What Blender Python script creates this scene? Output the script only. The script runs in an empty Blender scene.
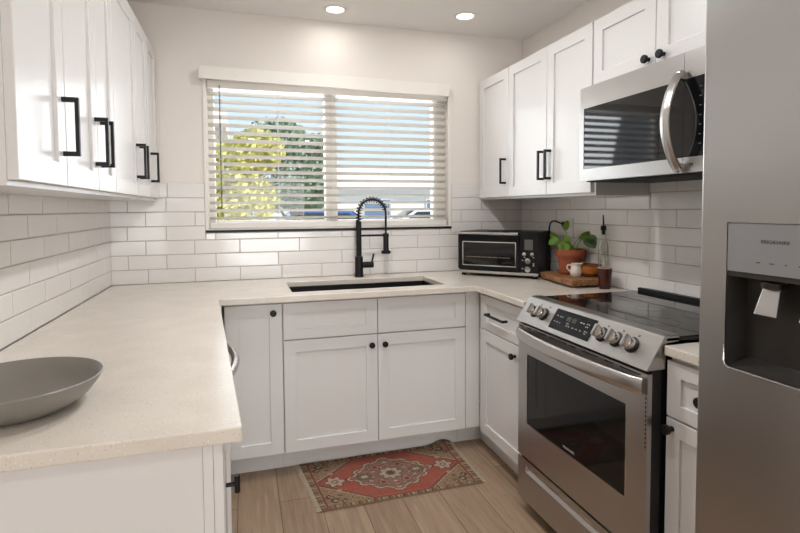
import bpy, bmesh, math, random
import numpy as np
from mathutils import Vector, Matrix
random.seed(7)
S = bpy.context.scene
COL = S.collection

# ------------------------------------------------------------------ camera, world, sun, lights, exposure
def make_camera():
    f, yaw, pitch, roll = 519.32, 0.2931, 0.0489, -0.0064
    cp, sp = math.cos(pitch), math.sin(pitch)
    F = Vector((math.sin(yaw) * cp, math.cos(yaw) * cp, -sp))
    R = Vector((math.cos(yaw), -math.sin(yaw), 0)); U = R.cross(F)
    c, s = math.cos(roll), math.sin(roll)
    R, U = c * R + s * U, -s * R + c * U
    cd = bpy.data.cameras.new('camera'); co = bpy.data.objects.new('camera', cd); COL.objects.link(co)
    m = Matrix((R, U, -F)).transposed().to_4x4()
    m.translation = Vector((0.6994, -3.1725, 1.3245)); co.matrix_world = m
    cd.sensor_width = 36.0; cd.lens = f / 800 * 36
    cd.shift_x = (400 - 399.25) / 800; cd.shift_y = (234.16 - 266.5) / 800
    cd.clip_start = 0.02; cd.clip_end = 200
    S.camera = co
make_camera()
S.view_settings.view_transform = 'Standard'; S.view_settings.look = 'None'
S.view_settings.gamma = 1.0; S.view_settings.use_curve_mapping = False
S.view_settings.exposure = 0.52

def make_world():
    w = bpy.data.worlds.new('sky'); S.world = w; w.use_nodes = True
    nt = w.node_tree; bg = nt.nodes['Background']
    tc = nt.nodes.new('ShaderNodeTexCoord'); sx = nt.nodes.new('ShaderNodeSeparateXYZ')
    cr = nt.nodes.new('ShaderNodeValToRGB')
    nt.links.new(tc.outputs['Generated'], sx.inputs[0]); nt.links.new(sx.outputs['Z'], cr.inputs[0])
    e = cr.color_ramp.elements
    e[0].position = 0.0; e[0].color = (.78, .91, .99, 1)
    e[1].position = 0.28; e[1].color = (.62, .84, .98, 1)
    nt.links.new(cr.outputs[0], bg.inputs[0]); bg.inputs[1].default_value = .76
make_world()
sd = bpy.data.lights.new('sun', 'SUN'); sd.energy = 3.5; sd.angle = 0.01; sd.color = (1, .95, .86)
so = bpy.data.objects.new('sun', sd); COL.objects.link(so)
so.rotation_euler = Vector((-0.62, 0.42, -0.66)).to_track_quat('-Z', 'Y').to_euler()

def area(name, loc, direction, sx, sy, power, color=(1, 1, 1)):
    l = bpy.data.lights.new(name, 'AREA'); l.shape = 'RECTANGLE'; l.size = sx; l.size_y = sy
    l.energy = power; l.color = color
    o = bpy.data.objects.new(name, l); COL.objects.link(o); o.location = loc
    o.rotation_euler = Vector(direction).to_track_quat('-Z', 'Y').to_euler()
    return o
REAR = -9.0
area('rear_fill_light', (1.2, REAR - .1, 1.15), (0, 1, 0), 1.9, 2.0, 80, (.98, .99, 1))  # added fill light behind the camera, standing in an invented glass door
area('daylight_kitchen_window', (1.253, .70, 1.84), (0, -1, -.28), 1.7, .9, 26, (.93, .965, 1))
CAN_POWER = 2.5

# ------------------------------------------------------------------ materials
MATS = {}
def srgb(r, g, b):
    f = lambda c: c / 12.92 if c <= .04045 else ((c + .055) / 1.055) ** 2.4
    return (f(r / 255), f(g / 255), f(b / 255), 1)
def mat(name, col, rough=.5, metal=0., noise=None, bump=None, **kw):
    """noise=(scale, amount): faint procedural colour variation; bump=(scale, strength, stretch)"""
    if name in MATS: return MATS[name]
    m = bpy.data.materials.new(name); m.use_nodes = True; MATS[name] = m
    nt = m.node_tree; b = nt.nodes['Principled BSDF']
    b.inputs['Base Color'].default_value = col; b.inputs['Roughness'].default_value = rough
    b.inputs['Metallic'].default_value = metal
    for k, v in kw.items():
        b.inputs[k.replace('_', ' ')].default_value = v
    tc = nt.nodes.new('ShaderNodeTexCoord')
    if noise:
        n = nt.nodes.new('ShaderNodeTexNoise'); n.inputs['Scale'].default_value = noise[0]; n.inputs['Detail'].default_value = 4
        mx = nt.nodes.new('ShaderNodeMix'); mx.data_type = 'RGBA'
        a = noise[1]
        mx.inputs[6].default_value = [c * (1 - a) for c in col[:3]] + [1]
        mx.inputs[7].default_value = [min(1, c * (1 + a)) for c in col[:3]] + [1]
        nt.links.new(tc.outputs['Object'], n.inputs['Vector']); nt.links.new(n.outputs['Fac'], mx.inputs[0])
        nt.links.new(mx.outputs[2], b.inputs['Base Color'])
    if bump:
        mp = nt.nodes.new('ShaderNodeMapping'); mp.inputs['Scale'].default_value = bump[2] if len(bump) > 2 else (1, 1, 1)
        n = nt.nodes.new('ShaderNodeTexNoise'); n.inputs['Scale'].default_value = bump[0]; n.inputs['Detail'].default_value = 3
        bp = nt.nodes.new('ShaderNodeBump'); bp.inputs['Strength'].default_value = bump[1]; bp.inputs['Distance'].default_value = .002
        nt.links.new(tc.outputs['Object'], mp.inputs[0]); nt.links.new(mp.outputs[0], n.inputs['Vector'])
        nt.links.new(n.outputs['Fac'], bp.inputs['Height']); nt.links.new(bp.outputs[0], b.inputs['Normal'])
    return m
def emis(name, col, strength):
    m = bpy.data.materials.new(name); m.use_nodes = True
    b = m.node_tree.nodes['Principled BSDF']; b.inputs['Base Color'].default_value = col
    b.inputs['Emission Color'].default_value = col; b.inputs['Emission Strength'].default_value = strength
    return m
def glass(name, tint=(1, 1, 1, 1), fres=.5, rough=.0):
    """thin glass: lets light through, mirrors a little at the surface"""
    m = bpy.data.materials.new(name); m.use_nodes = True; nt = m.node_tree; nt.nodes.clear()
    out = nt.nodes.new('ShaderNodeOutputMaterial'); tr = nt.nodes.new('ShaderNodeBsdfTransparent'); gl = nt.nodes.new('ShaderNodeBsdfGlossy')
    tr.inputs[0].default_value = tint; gl.inputs['Roughness'].default_value = rough
    fr = nt.nodes.new('ShaderNodeFresnel'); fr.inputs[0].default_value = 1.45
    mu = nt.nodes.new('ShaderNodeMath'); mu.operation = 'MULTIPLY'; mu.inputs[1].default_value = fres
    mx = nt.nodes.new('ShaderNodeMixShader')
    nt.links.new(fr.outputs[0], mu.inputs[0]); nt.links.new(mu.outputs[0], mx.inputs[0])
    nt.links.new(tr.outputs[0], mx.inputs[1]); nt.links.new(gl.outputs[0], mx.inputs[2]); nt.links.new(mx.outputs[0], out.inputs[0])
    return m

M_wall = mat('wall paint', srgb(232, 225, 218), .85, noise=(2.5, .012), bump=(180, .12))
M_ceil = mat('ceiling paint', srgb(240, 237, 233), .9, noise=(2, .01), bump=(140, .15))
M_cab = mat('white cabinet paint', srgb(226, 224, 222), .27, noise=(3, .008))
M_cabin = mat('cabinet interior', srgb(215, 208, 198), .6, noise=(5, .03))
M_black = mat('matte black metal', (.006, .006, .007, 1), .42, noise=(40, .1), Specular_IOR_Level=.3)
M_blackp = mat('black plastic', (.006, .006, .007, 1), .42, noise=(30, .1), Specular_IOR_Level=.28)
M_dark = mat('dark void', (.012, .012, .013, 1), .7, noise=(20, .1))
M_steel = mat('brushed stainless', (.45, .435, .42, 1), .30, 1., bump=(60, .05, (1, 1, 22)))
M_steelh = mat('brushed stainless horizontal', (.56, .54, .52, 1), .27, 1., bump=(60, .05, (22, 1, 22)))
M_chrome = mat('polished chrome', (.75, .74, .72, 1), .12, 1., noise=(20, .02))
M_blackglass = mat('black glass', (.006, .006, .007, 1), .04, noise=(10, .05))
M_trimw = mat('white window vinyl', srgb(235, 230, 222), .45, noise=(8, .01))
M_slat = mat('white blind slat', srgb(212, 206, 199), .5, noise=(6, .015), Transmission_Weight=.0)
M_tile = mat('glazed tile', srgb(232, 228, 224), .10, noise=(5, .02), bump=(14, .10))
M_grout = mat('grout', srgb(184, 174, 164), .9, noise=(60, .05))
M_bowl = mat('grey glazed stoneware', srgb(132, 127, 120), .36, noise=(12, .04))
M_terra = mat('terracotta', srgb(150, 78, 48), .75, noise=(18, .14))
M_soil = mat('potting soil', srgb(48, 34, 25), .95, noise=(60, .4), bump=(80, .8))
M_leaf = mat('plant leaf', srgb(128, 168, 58), .45, noise=(22, .25))
M_leafd = mat('dark plant leaf', srgb(104, 138, 88), .4, noise=(22, .2))
M_cream = mat('cream ceramic', srgb(226, 218, 206), .18, noise=(20, .02))
M_oran = mat('amber glazed bowl', srgb(168, 98, 40), .25, noise=(15, .18))
M_bowld = mat('brown bowl glaze', srgb(92, 46, 24), .25, noise=(15, .15))
M_mug = mat('oxblood glaze', srgb(66, 20, 14), .18, noise=(15, .15))
M_mugrim = mat('pale rim glaze', srgb(196, 170, 160), .3, noise=(15, .05))
M_outlet = mat('outlet plastic', srgb(235, 230, 222), .35, noise=(15, .01))
M_disp = mat('dispenser panel grey', srgb(150, 150, 152), .35, .4, noise=(15, .02))
M_dispd = mat('dispenser cavity', srgb(44, 40, 37), .4, noise=(12, .08))
M_paddle = mat('dispenser paddle', (.45, .43, .41, 1), .25, .85, noise=(12, .05))
M_ink = mat('dark lettering', srgb(60, 60, 62), .5)
M_inkw = mat('light lettering', srgb(190, 190, 190), .5)
M_inkg = mat('dim lettering', srgb(105, 100, 90), .5)
M_pane = glass('window glass', (1, 1, 1, 1), .45)
M_bottle = glass('bottle glass', (.97, .98, .97, 1), .5)
M_clearlid = glass('oven window', (.16, .16, .16, 1), 1.0)
M_fringe = mat('rug fringe', srgb(196, 182, 160), .95, noise=(90, .15))
M_cord = mat('blind cord', srgb(232, 228, 222), .7, noise=(40, .02))
M_brass = mat('rack wire', (.55, .45, .3, 1), .3, 1., noise=(20, .1))
M_lcd = mat('lcd screen', srgb(96, 98, 94), .25, noise=(20, .03))

def counter_mat():
    m = mat('quartz', srgb(222, 213, 201), .22); nt = m.node_tree; b = nt.nodes['Principled BSDF']
    tc = [n for n in nt.nodes if n.type == 'TEX_COORD'][0]
    base = nt.nodes.new('ShaderNodeTexNoise'); base.inputs['Scale'].default_value = 9; base.inputs['Detail'].default_value = 6
    r0 = nt.nodes.new('ShaderNodeValToRGB'); r0.color_ramp.elements[0].color = srgb(220, 211, 199); r0.color_ramp.elements[1].color = srgb(226, 218, 207)
    r0.color_ramp.elements[0].position = .35; r0.color_ramp.elements[1].position = .65
    nt.links.new(tc.outputs['Object'], base.inputs['Vector']); nt.links.new(base.outputs[0], r0.inputs[0])
    prev = r0.outputs[0]
    for sc, th, col, dens in ((170, .17, srgb(186, 175, 162), .55), (105, .13, srgb(158, 147, 135), .66), (120, .2, srgb(238, 232, 224), .58)):
        v = nt.nodes.new('ShaderNodeTexVoronoi'); v.inputs['Scale'].default_value = sc
        lt = nt.nodes.new('ShaderNodeMath'); lt.operation = 'LESS_THAN'; lt.inputs[1].default_value = th
        sp = nt.nodes.new('ShaderNodeSeparateColor'); gt = nt.nodes.new('ShaderNodeMath'); gt.operation = 'GREATER_THAN'; gt.inputs[1].default_value = dens
        mu = nt.nodes.new('ShaderNodeMath'); mu.operation = 'MULTIPLY'; mx = nt.nodes.new('ShaderNodeMix'); mx.data_type = 'RGBA'
        nt.links.new(tc.outputs['Object'], v.inputs['Vector']); nt.links.new(v.outputs['Distance'], lt.inputs[0])
        nt.links.new(v.outputs['Color'], sp.inputs[0]); nt.links.new(sp.outputs[0], gt.inputs[0])
        nt.links.new(lt.outputs[0], mu.inputs[0]); nt.links.new(gt.outputs[0], mu.inputs[1])
        nt.links.new(mu.outputs[0], mx.inputs[0]); nt.links.new(prev, mx.inputs[6]); mx.inputs[7].default_value = col
        prev = mx.outputs[2]
    nt.links.new(prev, b.inputs['Base Color']); return m
M_counter = counter_mat()

def floor_mat():
    m = mat('vinyl plank', srgb(150, 124, 100), .42); nt = m.node_tree; b = nt.nodes['Principled BSDF']
    tc = [n for n in nt.nodes if n.type == 'TEX_COORD'][0]
    mp = nt.nodes.new('ShaderNodeMapping'); mp.inputs['Rotation'].default_value = (0, 0, math.radians(90)); mp.inputs['Location'].default_value = (.4, .065, 0)
    br = nt.nodes.new('ShaderNodeTexBrick'); br.inputs['Scale'].default_value = 1; br.inputs['Brick Width'].default_value = 1.22
    br.inputs['Row Height'].default_value = .18; br.inputs['Mortar Size'].default_value = .0016; br.offset = .37; br.inputs['Mortar Smooth'].default_value = .1
    br.inputs['Color1'].default_value = srgb(174, 149, 124); br.inputs['Color2'].default_value = srgb(156, 130, 107); br.inputs['Mortar'].default_value = srgb(100, 78, 60)
    br.inputs['Bias'].default_value = 0
    nt.links.new(tc.outputs['Object'], mp.inputs[0]); nt.links.new(mp.outputs[0], br.inputs['Vector'])
    mp2 = nt.nodes.new('ShaderNodeMapping'); mp2.inputs['Scale'].default_value = (26, 1.6, 1)
    n = nt.nodes.new('ShaderNodeTexNoise'); n.inputs['Scale'].default_value = 2.2; n.inputs['Detail'].default_value = 7; n.inputs['Distortion'].default_value = .8
    nt.links.new(tc.outputs['Object'], mp2.inputs[0]); nt.links.new(mp2.outputs[0], n.inputs['Vector'])
    r = nt.nodes.new('ShaderNodeValToRGB'); r.color_ramp.elements[0].position = .3; r.color_ramp.elements[1].position = .72
    r.color_ramp.elements[0].color = (.74, .72, .70, 1); r.color_ramp.elements[1].color = (1.12, 1.12, 1.12, 1)
    mx = nt.nodes.new('ShaderNodeMix'); mx.data_type = 'RGBA'; mx.blend_type = 'MULTIPLY'; mx.inputs[0].default_value = 1
    nt.links.new(n.outputs[0], r.inputs[0]); nt.links.new(br.outputs[0], mx.inputs[6]); nt.links.new(r.outputs[0], mx.inputs[7])
    nt.links.new(mx.outputs[2], b.inputs['Base Color']); return m
M_floor = floor_mat()

def wood_mat():
    m = mat('live edge wood', srgb(160, 112, 70), .55); nt = m.node_tree; b = nt.nodes['Principled BSDF']
    tc = [n for n in nt.nodes if n.type == 'TEX_COORD'][0]
    mp = nt.nodes.new('ShaderNodeMapping'); mp.inputs['Scale'].default_value = (9, 1.5, 9)
    n = nt.nodes.new('ShaderNodeTexNoise'); n.inputs['Scale'].default_value = 5; n.inputs['Detail'].default_value = 6; n.inputs['Distortion'].default_value = 1.5
    r = nt.nodes.new('ShaderNodeValToRGB'); r.color_ramp.elements[0].position = .3; r.color_ramp.elements[1].position = .7
    r.color_ramp.elements[0].color = srgb(100, 62, 36); r.color_ramp.elements[1].color = srgb(178, 130, 86)
    nt.links.new(tc.outputs['Object'], mp.inputs[0]); nt.links.new(mp.outputs[0], n.inputs['Vector']); nt.links.new(n.outputs[0], r.inputs[0])
    nt.links.new(r.outputs[0], b.inputs['Base Color']); return m
M_wood = wood_mat()

# ------------------------------------------------------------------ mesh helpers (geometry is written in world metres)
ORG = {}
def link(name, bm, m, parent=None, org=None, smooth=False, local=False):
    bmesh.ops.recalc_face_normals(bm, faces=bm.faces[:])
    me = bpy.data.meshes.new(name)
    o = bpy.data.objects.new(name, me); COL.objects.link(o)
    if parent is not None:
        o.parent = parent; ORG[o] = ORG[parent]
        if not local: bm.transform(Matrix.Translation(-ORG[parent]))
    else:
        p = Vector(org) if org is not None else Vector((0, 0, 0))
        ORG[o] = p; o.location = p; bm.transform(Matrix.Translation(-p))
    bm.to_mesh(me); bm.free()
    for x in (m if isinstance(m, (list, tuple)) else [m]): me.materials.append(x)
    if smooth:
        for p in me.polygons: p.use_smooth = True
        if smooth != 'all':
            me.set_sharp_from_angle(angle=math.radians(38))
    return o
def tag(o, label=None, cat=None, group=None, kind=None):
    if label: o['label'] = label
    if cat: o['category'] = cat
    if group: o['group'] = group
    if kind: o['kind'] = kind
    return o
def thing(name, loc, label, cat, group=None, rz=0):
    o = bpy.data.objects.new(name, None); COL.objects.link(o); o.location = loc; o.rotation_euler.z = rz
    o.empty_display_size = .05
    ORG[o] = Vector(loc)
    return tag(o, label, cat, group)
def struct(o, label=None):
    o['kind'] = 'structure'
    if label: o['label'] = label
    return o
def NB(): return bmesh.new()
def box(bm, x0, x1, y0, y1, z0, z1, bev=0, seg=2, mi=0):
    vs = [bm.verts.new((x, y, z)) for x in (x0, x1) for y in (y0, y1) for z in (z0, z1)]
    fs = [bm.faces.new([vs[i] for i in q]) for q in ((0, 1, 3, 2), (4, 6, 7, 5), (0, 4, 5, 1), (2, 3, 7, 6), (0, 2, 6, 4), (1, 5, 7, 3))]
    for f in fs: f.material_index = mi
    if bev:
        es = list({e for f in fs for e in f.edges})
        r = bmesh.ops.bevel(bm, geom=es, offset=bev, segments=seg, affect='EDGES', profile=.6)
        for f in r['faces']: f.material_index = mi
    return bm
def one_box(*a, **k): return box(NB(), *a, **k)
def cyl(bm, p0, p1, r0, r1=None, n=24, cap=True, mi=0):
    p0, p1 = Vector(p0), Vector(p1); r1 = r0 if r1 is None else r1
    d = (p1 - p0).normalized(); a = d.orthogonal().normalized(); b = d.cross(a)
    rings = []
    for p, r in ((p0, r0), (p1, r1)):
        rings.append([bm.verts.new(p + a * (r * math.cos(t)) + b * (r * math.sin(t))) for t in [2 * math.pi * i / n for i in range(n)]])
    fs = [bm.faces.new((rings[0][i], rings[0][(i + 1) % n], rings[1][(i + 1) % n], rings[1][i])) for i in range(n)]
    if cap: fs += [bm.faces.new(rings[0]), bm.faces.new(rings[1])]
    for f in fs: f.material_index = mi
    return bm
def lathe(bm, prof, c, n=40, axis=(0, 0, 1), mi=0, close=False):
    """prof: (radius, height) pairs; both ends are capped when radius is > 0 unless close"""
    ax = Vector(axis).normalized(); a = ax.orthogonal().normalized(); b = ax.cross(a); c = Vector(c)
    rings = []
    for r, h in prof:
        if r < 1e-6: rings.append([bm.verts.new(c + ax * h)])
        else: rings.append([bm.verts.new(c + ax * h + a * (r * math.cos(2 * math.pi * i / n)) + b * (r * math.sin(2 * math.pi * i / n))) for i in range(n)])
    pairs = list(zip(rings, rings[1:]))
    if close: pairs.append((rings[-1], rings[0]))
    for A, B in pairs:
        for i in range(n):
            j = (i + 1) % n
            if len(A) == 1 and len(B) == 1: continue
            if len(A) == 1: f = bm.faces.new((A[0], B[i], B[j]))
            elif len(B) == 1: f = bm.faces.new((A[i], A[j], B[0]))
            else: f = bm.faces.new((A[i], A[j], B[j], B[i]))
            f.material_index = mi
    if not close:
        for R in (rings[0], rings[-1]):
            if len(R) > 2: bm.faces.new(R).material_index = mi
    return bm
def tube(bm, pts, r, n=10, ry=None, up=None, cap=True, mi=0):
    """round or elliptical section swept along pts; r may be a list"""
    pts = [Vector(p) for p in pts]; rings = []; N = None
    for i, p in enumerate(pts):
        t = (pts[min(i + 1, len(pts) - 1)] - pts[max(i - 1, 0)]).normalized()
        if up is not None: N = Vector(up) - t * t.dot(Vector(up)); N.normalize()
        elif N is None: N = t.orthogonal().normalized()
        else: N = (N - t * t.dot(N)).normalized()
        B = t.cross(N); rr = r[i] if isinstance(r, (list, tuple)) else r
        r2 = rr if ry is None else ry
        rings.append([bm.verts.new(p + N * (rr * math.cos(2 * math.pi * k / n)) + B * (r2 * math.sin(2 * math.pi * k / n))) for k in range(n)])
    for A, Bq in zip(rings, rings[1:]):
        for k in range(n): bm.faces.new((A[k], A[(k + 1) % n], Bq[(k + 1) % n], Bq[k])).material_index = mi
    if cap: bm.faces.new(rings[0]).material_index = mi; bm.faces.new(rings[-1]).material_index = mi
    return bm
def prism(bm, poly, fn, d0, d1, bev=0, mi=0):
    """poly of 2-D points, fn(a, b, d) gives the 3-D point; extruded from d0 to d1"""
    A = [bm.verts.new(fn(a, b, d0)) for a, b in poly]; B = [bm.verts.new(fn(a, b, d1)) for a, b in poly]; n = len(poly)
    fs = [bm.faces.new(A), bm.faces.new(B)] + [bm.faces.new((A[i], A[(i + 1) % n], B[(i + 1) % n], B[i])) for i in range(n)]
    for f in fs: f.material_index = mi
    if bev:
        es = list({e for f in fs for e in f.edges}); r = bmesh.ops.bevel(bm, geom=es, offset=bev, segments=2, affect='EDGES', profile=.6)
        for f in r['faces']: f.material_index = mi
    return bm
def face_fn(face, c):
    """(u along the wall, z, d outwards) -> world"""
    if face == 'S': return lambda u, z, d: Vector((u, c - d, z))
    if face == 'W': return lambda u, z, d: Vector((c - d, u, z))
    return lambda u, z, d: Vector((c + d, u, z))
def fbox(bm, fn, u0, u1, z0, z1, d0, d1, bev=0, mi=0):
    return prism(bm, [(u0, z0), (u1, z0), (u1, z1), (u0, z1)], fn, d0, d1, bev, mi)
def shaker(bm, fn, u0, u1, z0, z1, th=.02, st=.058, rec=.009, sb=None):
    """five-piece door with a sunken flat panel; front face at d=0"""
    u0, u1 = min(u0, u1), max(u0, u1); sb = st if sb is None else sb; ch = .0018
    def ring(a, b, d): return [bm.verts.new(fn(u, z, d)) for u, z in ((u0 + a, z0 + b), (u1 - a, z0 + b), (u1 - a, z1 - b), (u0 + a, z1 - b))]
    R = [ring(0, 0, -th), ring(0, 0, -ch), ring(ch, ch, 0), ring(st, sb, 0), ring(st + .0012, sb + .0012, -.001), ring(st + .0012, sb + .0012, -rec)]
    for A, B in zip(R, R[1:]):
        for i in range(4): bm.faces.new((A[i], A[(i + 1) % 4], B[(i + 1) % 4], B[i]))
    bm.faces.new(R[0]); bm.faces.new(R[-1])
    return bm
def bar_pull(bm, fn, u0, z0, u1, z1, proj=.033, w=.011):
    """square bar handle on two posts, from (u0,z0) to (u1,z1)"""
    h = w / 2
    if abs(u1 - u0) < 1e-6:
        fbox(bm, fn, u0 - h, u0 + h, z0, z1, proj - w * .8, proj, .0012)
        for z in (z0, z1 - w): fbox(bm, fn, u0 - h, u0 + h, z, z + w, -.001, proj - w * .7)
    else:
        fbox(bm, fn, u0, u1, z0 - h, z0 + h, proj - w * .8, proj, .0012)
        for u in (u0, u1 - w): fbox(bm, fn, u, u + w, z0 - h, z0 + h, -.001, proj - w * .7)
    return bm
def knob(bm, fn, u, z, r=.0155):
    c = fn(u, z, 0); ax = fn(u, z, 1) - c
    return lathe(bm, [(.009, -.001), (.0075, .003), (.006, .010), (.0075, .015), (r * .93, .017), (r, .021), (r * .96, .027), (r * .8, .0295), (0, .030)], c, 24, ax)
_txt = 0
def text_bm(body, size, fn, u0, z0, d, flip=False, extr=.0006, align='LEFT', width=None):
    """lettering as a thin raised mesh: text x runs along the wall"""
    global _txt; _txt += 1
    c = bpy.data.curves.new('lettering_tmp', 'FONT'); c.body = body; c.size = size; c.align_x = align
    o = bpy.data.objects.new('lettering_tmp', c); COL.objects.link(o); bpy.context.view_layer.update()
    me = bpy.data.meshes.new_from_object(o.evaluated_get(bpy.context.evaluated_depsgraph_get()))
    bpy.data.objects.remove(o); bpy.data.curves.remove(c)
    bm = bmesh.new(); bm.from_mesh(me); bpy.data.meshes.remove(me)
    xs = [v.co.x for v in bm.verts]; k = 1.0
    if width: k = width / (max(xs) - min(xs))
    sgn = -1 if flip else 1
    for v in bm.verts:
        v.co = fn(u0 + sgn * v.co.x * k, z0 + v.co.y, d)
    r = bmesh.ops.extrude_face_region(bm, geom=bm.faces[:])
    off = fn(0, 0, extr) - fn(0, 0, 0)
    for v in r['geom']:
        if isinstance(v, bmesh.types.BMVert): v.co += off
    return bm

W, H = 2.538, 2.455
CT = .914; TP = .0799          # counter top, tile pitch

# ------------------------------------------------------------------ the room
struct(link('floor', one_box(-.15, W + .15, REAR - .15, .15, -.1, 0), M_floor), 'brown wood plank floor running towards the window')
struct(link('ceiling', one_box(-.15, W + .15, REAR - .15, .15, H, H + .15), M_ceil), 'off white painted ceiling with recessed lights')
struct(link('wall_left', one_box(-.15, 0, REAR, 0, 0, H), M_wall), 'left wall behind the tiles')
struct(link('wall_right', one_box(W, W + .15, REAR, 0, 0, H), M_wall), 'right wall behind the range')
WX0, WX1, WZ0, WZ1 = .507, 2.003, 1.2085, 2.072
b = NB()
box(b, -.15, W + .15, 0, .15, 0, WZ0); box(b, -.15, W + .15, 0, .15, WZ1, H)
box(b, -.15, WX0, 0, .15, WZ0, WZ1); box(b, WX1, W + .15, 0, .15, WZ0, WZ1)
struct(link('wall_back', b, M_wall), 'beige back wall with the wide window')
b = NB()
box(b, -.15, .25, REAR - .15, REAR, 0, H); box(b, 2.15, W + .15, REAR - .15, REAR, 0, H); box(b, .25, 2.15, REAR - .15, REAR, 2.15, H)  # unseen wall, its opening added to let the fill light in
struct(link('wall_rear', b, M_wall), 'rear wall with an opening added for the fill light')
b = NB()
for x in (.25, 1.18, 2.11): box(b, x, x + .04, REAR - .06, REAR - .02, 0, 2.15)
box(b, .25, 2.15, REAR - .06, REAR - .02, 2.11, 2.15); box(b, .25, 2.15, REAR - .06, REAR - .02, 0, .04)
struct(link('added_door_1', b, M_trimw), 'white frame in the opening added for the rear fill light')  # invented door frame round the rear fill light

# window: vinyl frame, mullion, panes, sill strip
w1 = thing('window_1', (WX0, 0, WZ0), 'two pane white vinyl window above the sink', None); struct(w1)
b = NB(); fy0, fy1 = .075, .135
box(b, WX0, WX0 + .045, fy0, fy1, WZ0, WZ1, .003); box(b, WX1 - .085, WX1, fy0, fy1, WZ0, WZ1, .003)
box(b, WX0 + .045, WX1 - .085, fy0, fy1, WZ0, WZ0 + .05, .003); box(b, WX0 + .045, WX1 - .085, fy0, fy1, WZ1 - .045, WZ1, .003)
box(b, 1.20, 1.275, fy0 - .004, fy1, WZ0 + .05, WZ1 - .045, .003)
link('window_frame', b, M_trimw, w1)
for x0, x1 in ((WX0 + .045, 1.20), (1.275, WX1 - .085)):
    link('window_pane', one_box(x0, x1, .105, .109, WZ0 + .05, WZ1 - .045), M_pane, w1)
b = NB(); box(b, WX0, WX1, .0, .075, WZ0, WZ0 + .006)
link('window_sill', b, M_trimw, w1)
t = struct(link('trim_1', one_box(.497, 2.012, -.014, -.001, 1.1945, 1.2075, .001), M_black), 'thin black metal strip under the window')
b = NB()
box(b, .497, .516, -.012, .0, 1.2085, 2.065, .002); box(b, 1.990, 2.010, -.012, .0, 1.2085, 2.05, .002)
struct(link('trim_2', b, M_trimw), 'narrow white trim on both sides of the window')

# tiled backsplashes
def tiles(name, fn, joints, u_lo, u_hi, rows, label, hole=None):
    """one mesh per wall: every tile a pillowed slab with a slightly different lie"""
    bm = NB(); rnd = random.Random(len(name) * 7 + rows); g = .0016
    fbox(bm, fn, u_lo, u_hi, CT, CT + TP * rows + (.004 if rows > 6 else -.002), .0002, .0052, mi=1)
    def tile(u0, u1, z0, z1):
        if u1 - u0 < .012 or z1 - z0 < .008: return
        u0 += g; u1 -= g; z0 += g; z1 -= g; h = .0085; e = .0028
        ta, tb = rnd.gauss(0, .0007), rnd.gauss(0, .0005)
        def P(u, z, d): return bm.verts.new(fn(u, z, d + ta * ((u - u0) / (u1 - u0) - .5) + tb * ((z - z0) / (z1 - z0) - .5) if d > .006 else d))
        A = [P(u, z, .004) for u, z in ((u0, z0), (u1, z0), (u1, z1), (u0, z1))]
        B = [P(u, z, h - .0012) for u, z in ((u0, z0), (u1, z0), (u1, z1), (u0, z1))]
        C = [P(u, z, h) for u, z in ((u0 + e, z0 + e), (u1 - e, z0 + e), (u1 - e, z1 - e), (u0 + e, z1 - e))]
        for X, Y in ((A, B), (B, C)):
            for i in range(4): bm.faces.new((X[i], X[(i + 1) % 4], Y[(i + 1) % 4], Y[i]))
        bm.faces.new(C)
    for k in range(rows):
        js = sorted([j for j in joints(k) if u_lo + .02 < j < u_hi - .02]); us = [u_lo] + js + [u_hi]
        z0 = CT + TP * k; z1 = z0 + TP + (.004 if k == 6 else 0)
        for u0, u1 in zip(us, us[1:]):
            if hole and z1 > hole[2] and u1 > hole[0] and u0 < hole[1]:
                if u0 < hole[0]: tile(u0, hole[0], z0, z1)
                if u1 > hole[1]: tile(hole[1], u1, z0, z1)
                tile(max(u0, hole[0]), min(u1, hole[1]), z0, min(z1, hole[2]))
            else: tile(u0, u1, z0, z1)
    return struct(link(name, bm, [M_tile, M_grout]), label)
BJ = {0: [.19, .436, .682, .92, 1.159, 1.46, 1.77, 2.08, 2.39], 1: [.092, .287, .549, .90, 1.283, 1.604, 1.93, 2.23],
      2: [.182, .436, .682, 1.026, 1.461, 1.778, 2.08, 2.39], 3: [.092, .289, .55, .901, 1.284, 1.6, 1.93, 2.23],
      4: [.185, .442, .9, 2.081, 2.40], 5: [.096, .291, .6, 2.229], 6: [.30, 2.35]}
# backing of the back wall is split round the window by building the hole into the tiles only where the window is not
def back_tiles():
    o = tiles('trim_3', face_fn('S', 0), lambda k: BJ[k], .0, W, 7, 'white subway tile backsplash on the back wall', hole=(.497, 2.012, 1.192))
    bm = bmesh.new(); bm.from_mesh(o.data)
    bm.faces.ensure_lookup_table()
    bad = [f for f in bm.faces if f.material_index == 1]
    bmesh.ops.delete(bm, geom=bad, context='FACES')
    zt = CT + TP * 7 + .004
    for a in ((0, W, CT, 1.192), (0, .496, 1.192, zt), (2.013, W, 1.192, zt)):
        fbox(bm, face_fn('S', 0), a[0], a[1], a[2], a[3], .0002, .0052, mi=1)
    bmesh.ops.recalc_face_normals(bm, faces=bm.faces[:]); bm.to_mesh(o.data); bm.free()
back_tiles()
tiles('trim_4', face_fn('E', 0), lambda k: [-(.29 if k % 2 == 0 else .148) - .2835 * i for i in range(9)], -2.16, -.009, 6, 'white subway tile backsplash on the left wall')
tiles('trim_5', face_fn('W', W), lambda k: [-(.12 if k % 2 == 0 else -.01 + .255) - (.3035 if True else 0) * i - (0 if k % 2 == 0 else .0) for i in range(9)] if k % 2 == 0 else [-.246 - .311 * i for i in range(9)], -2.6, -.009, 7, 'white subway tile backsplash on the right wall')

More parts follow.
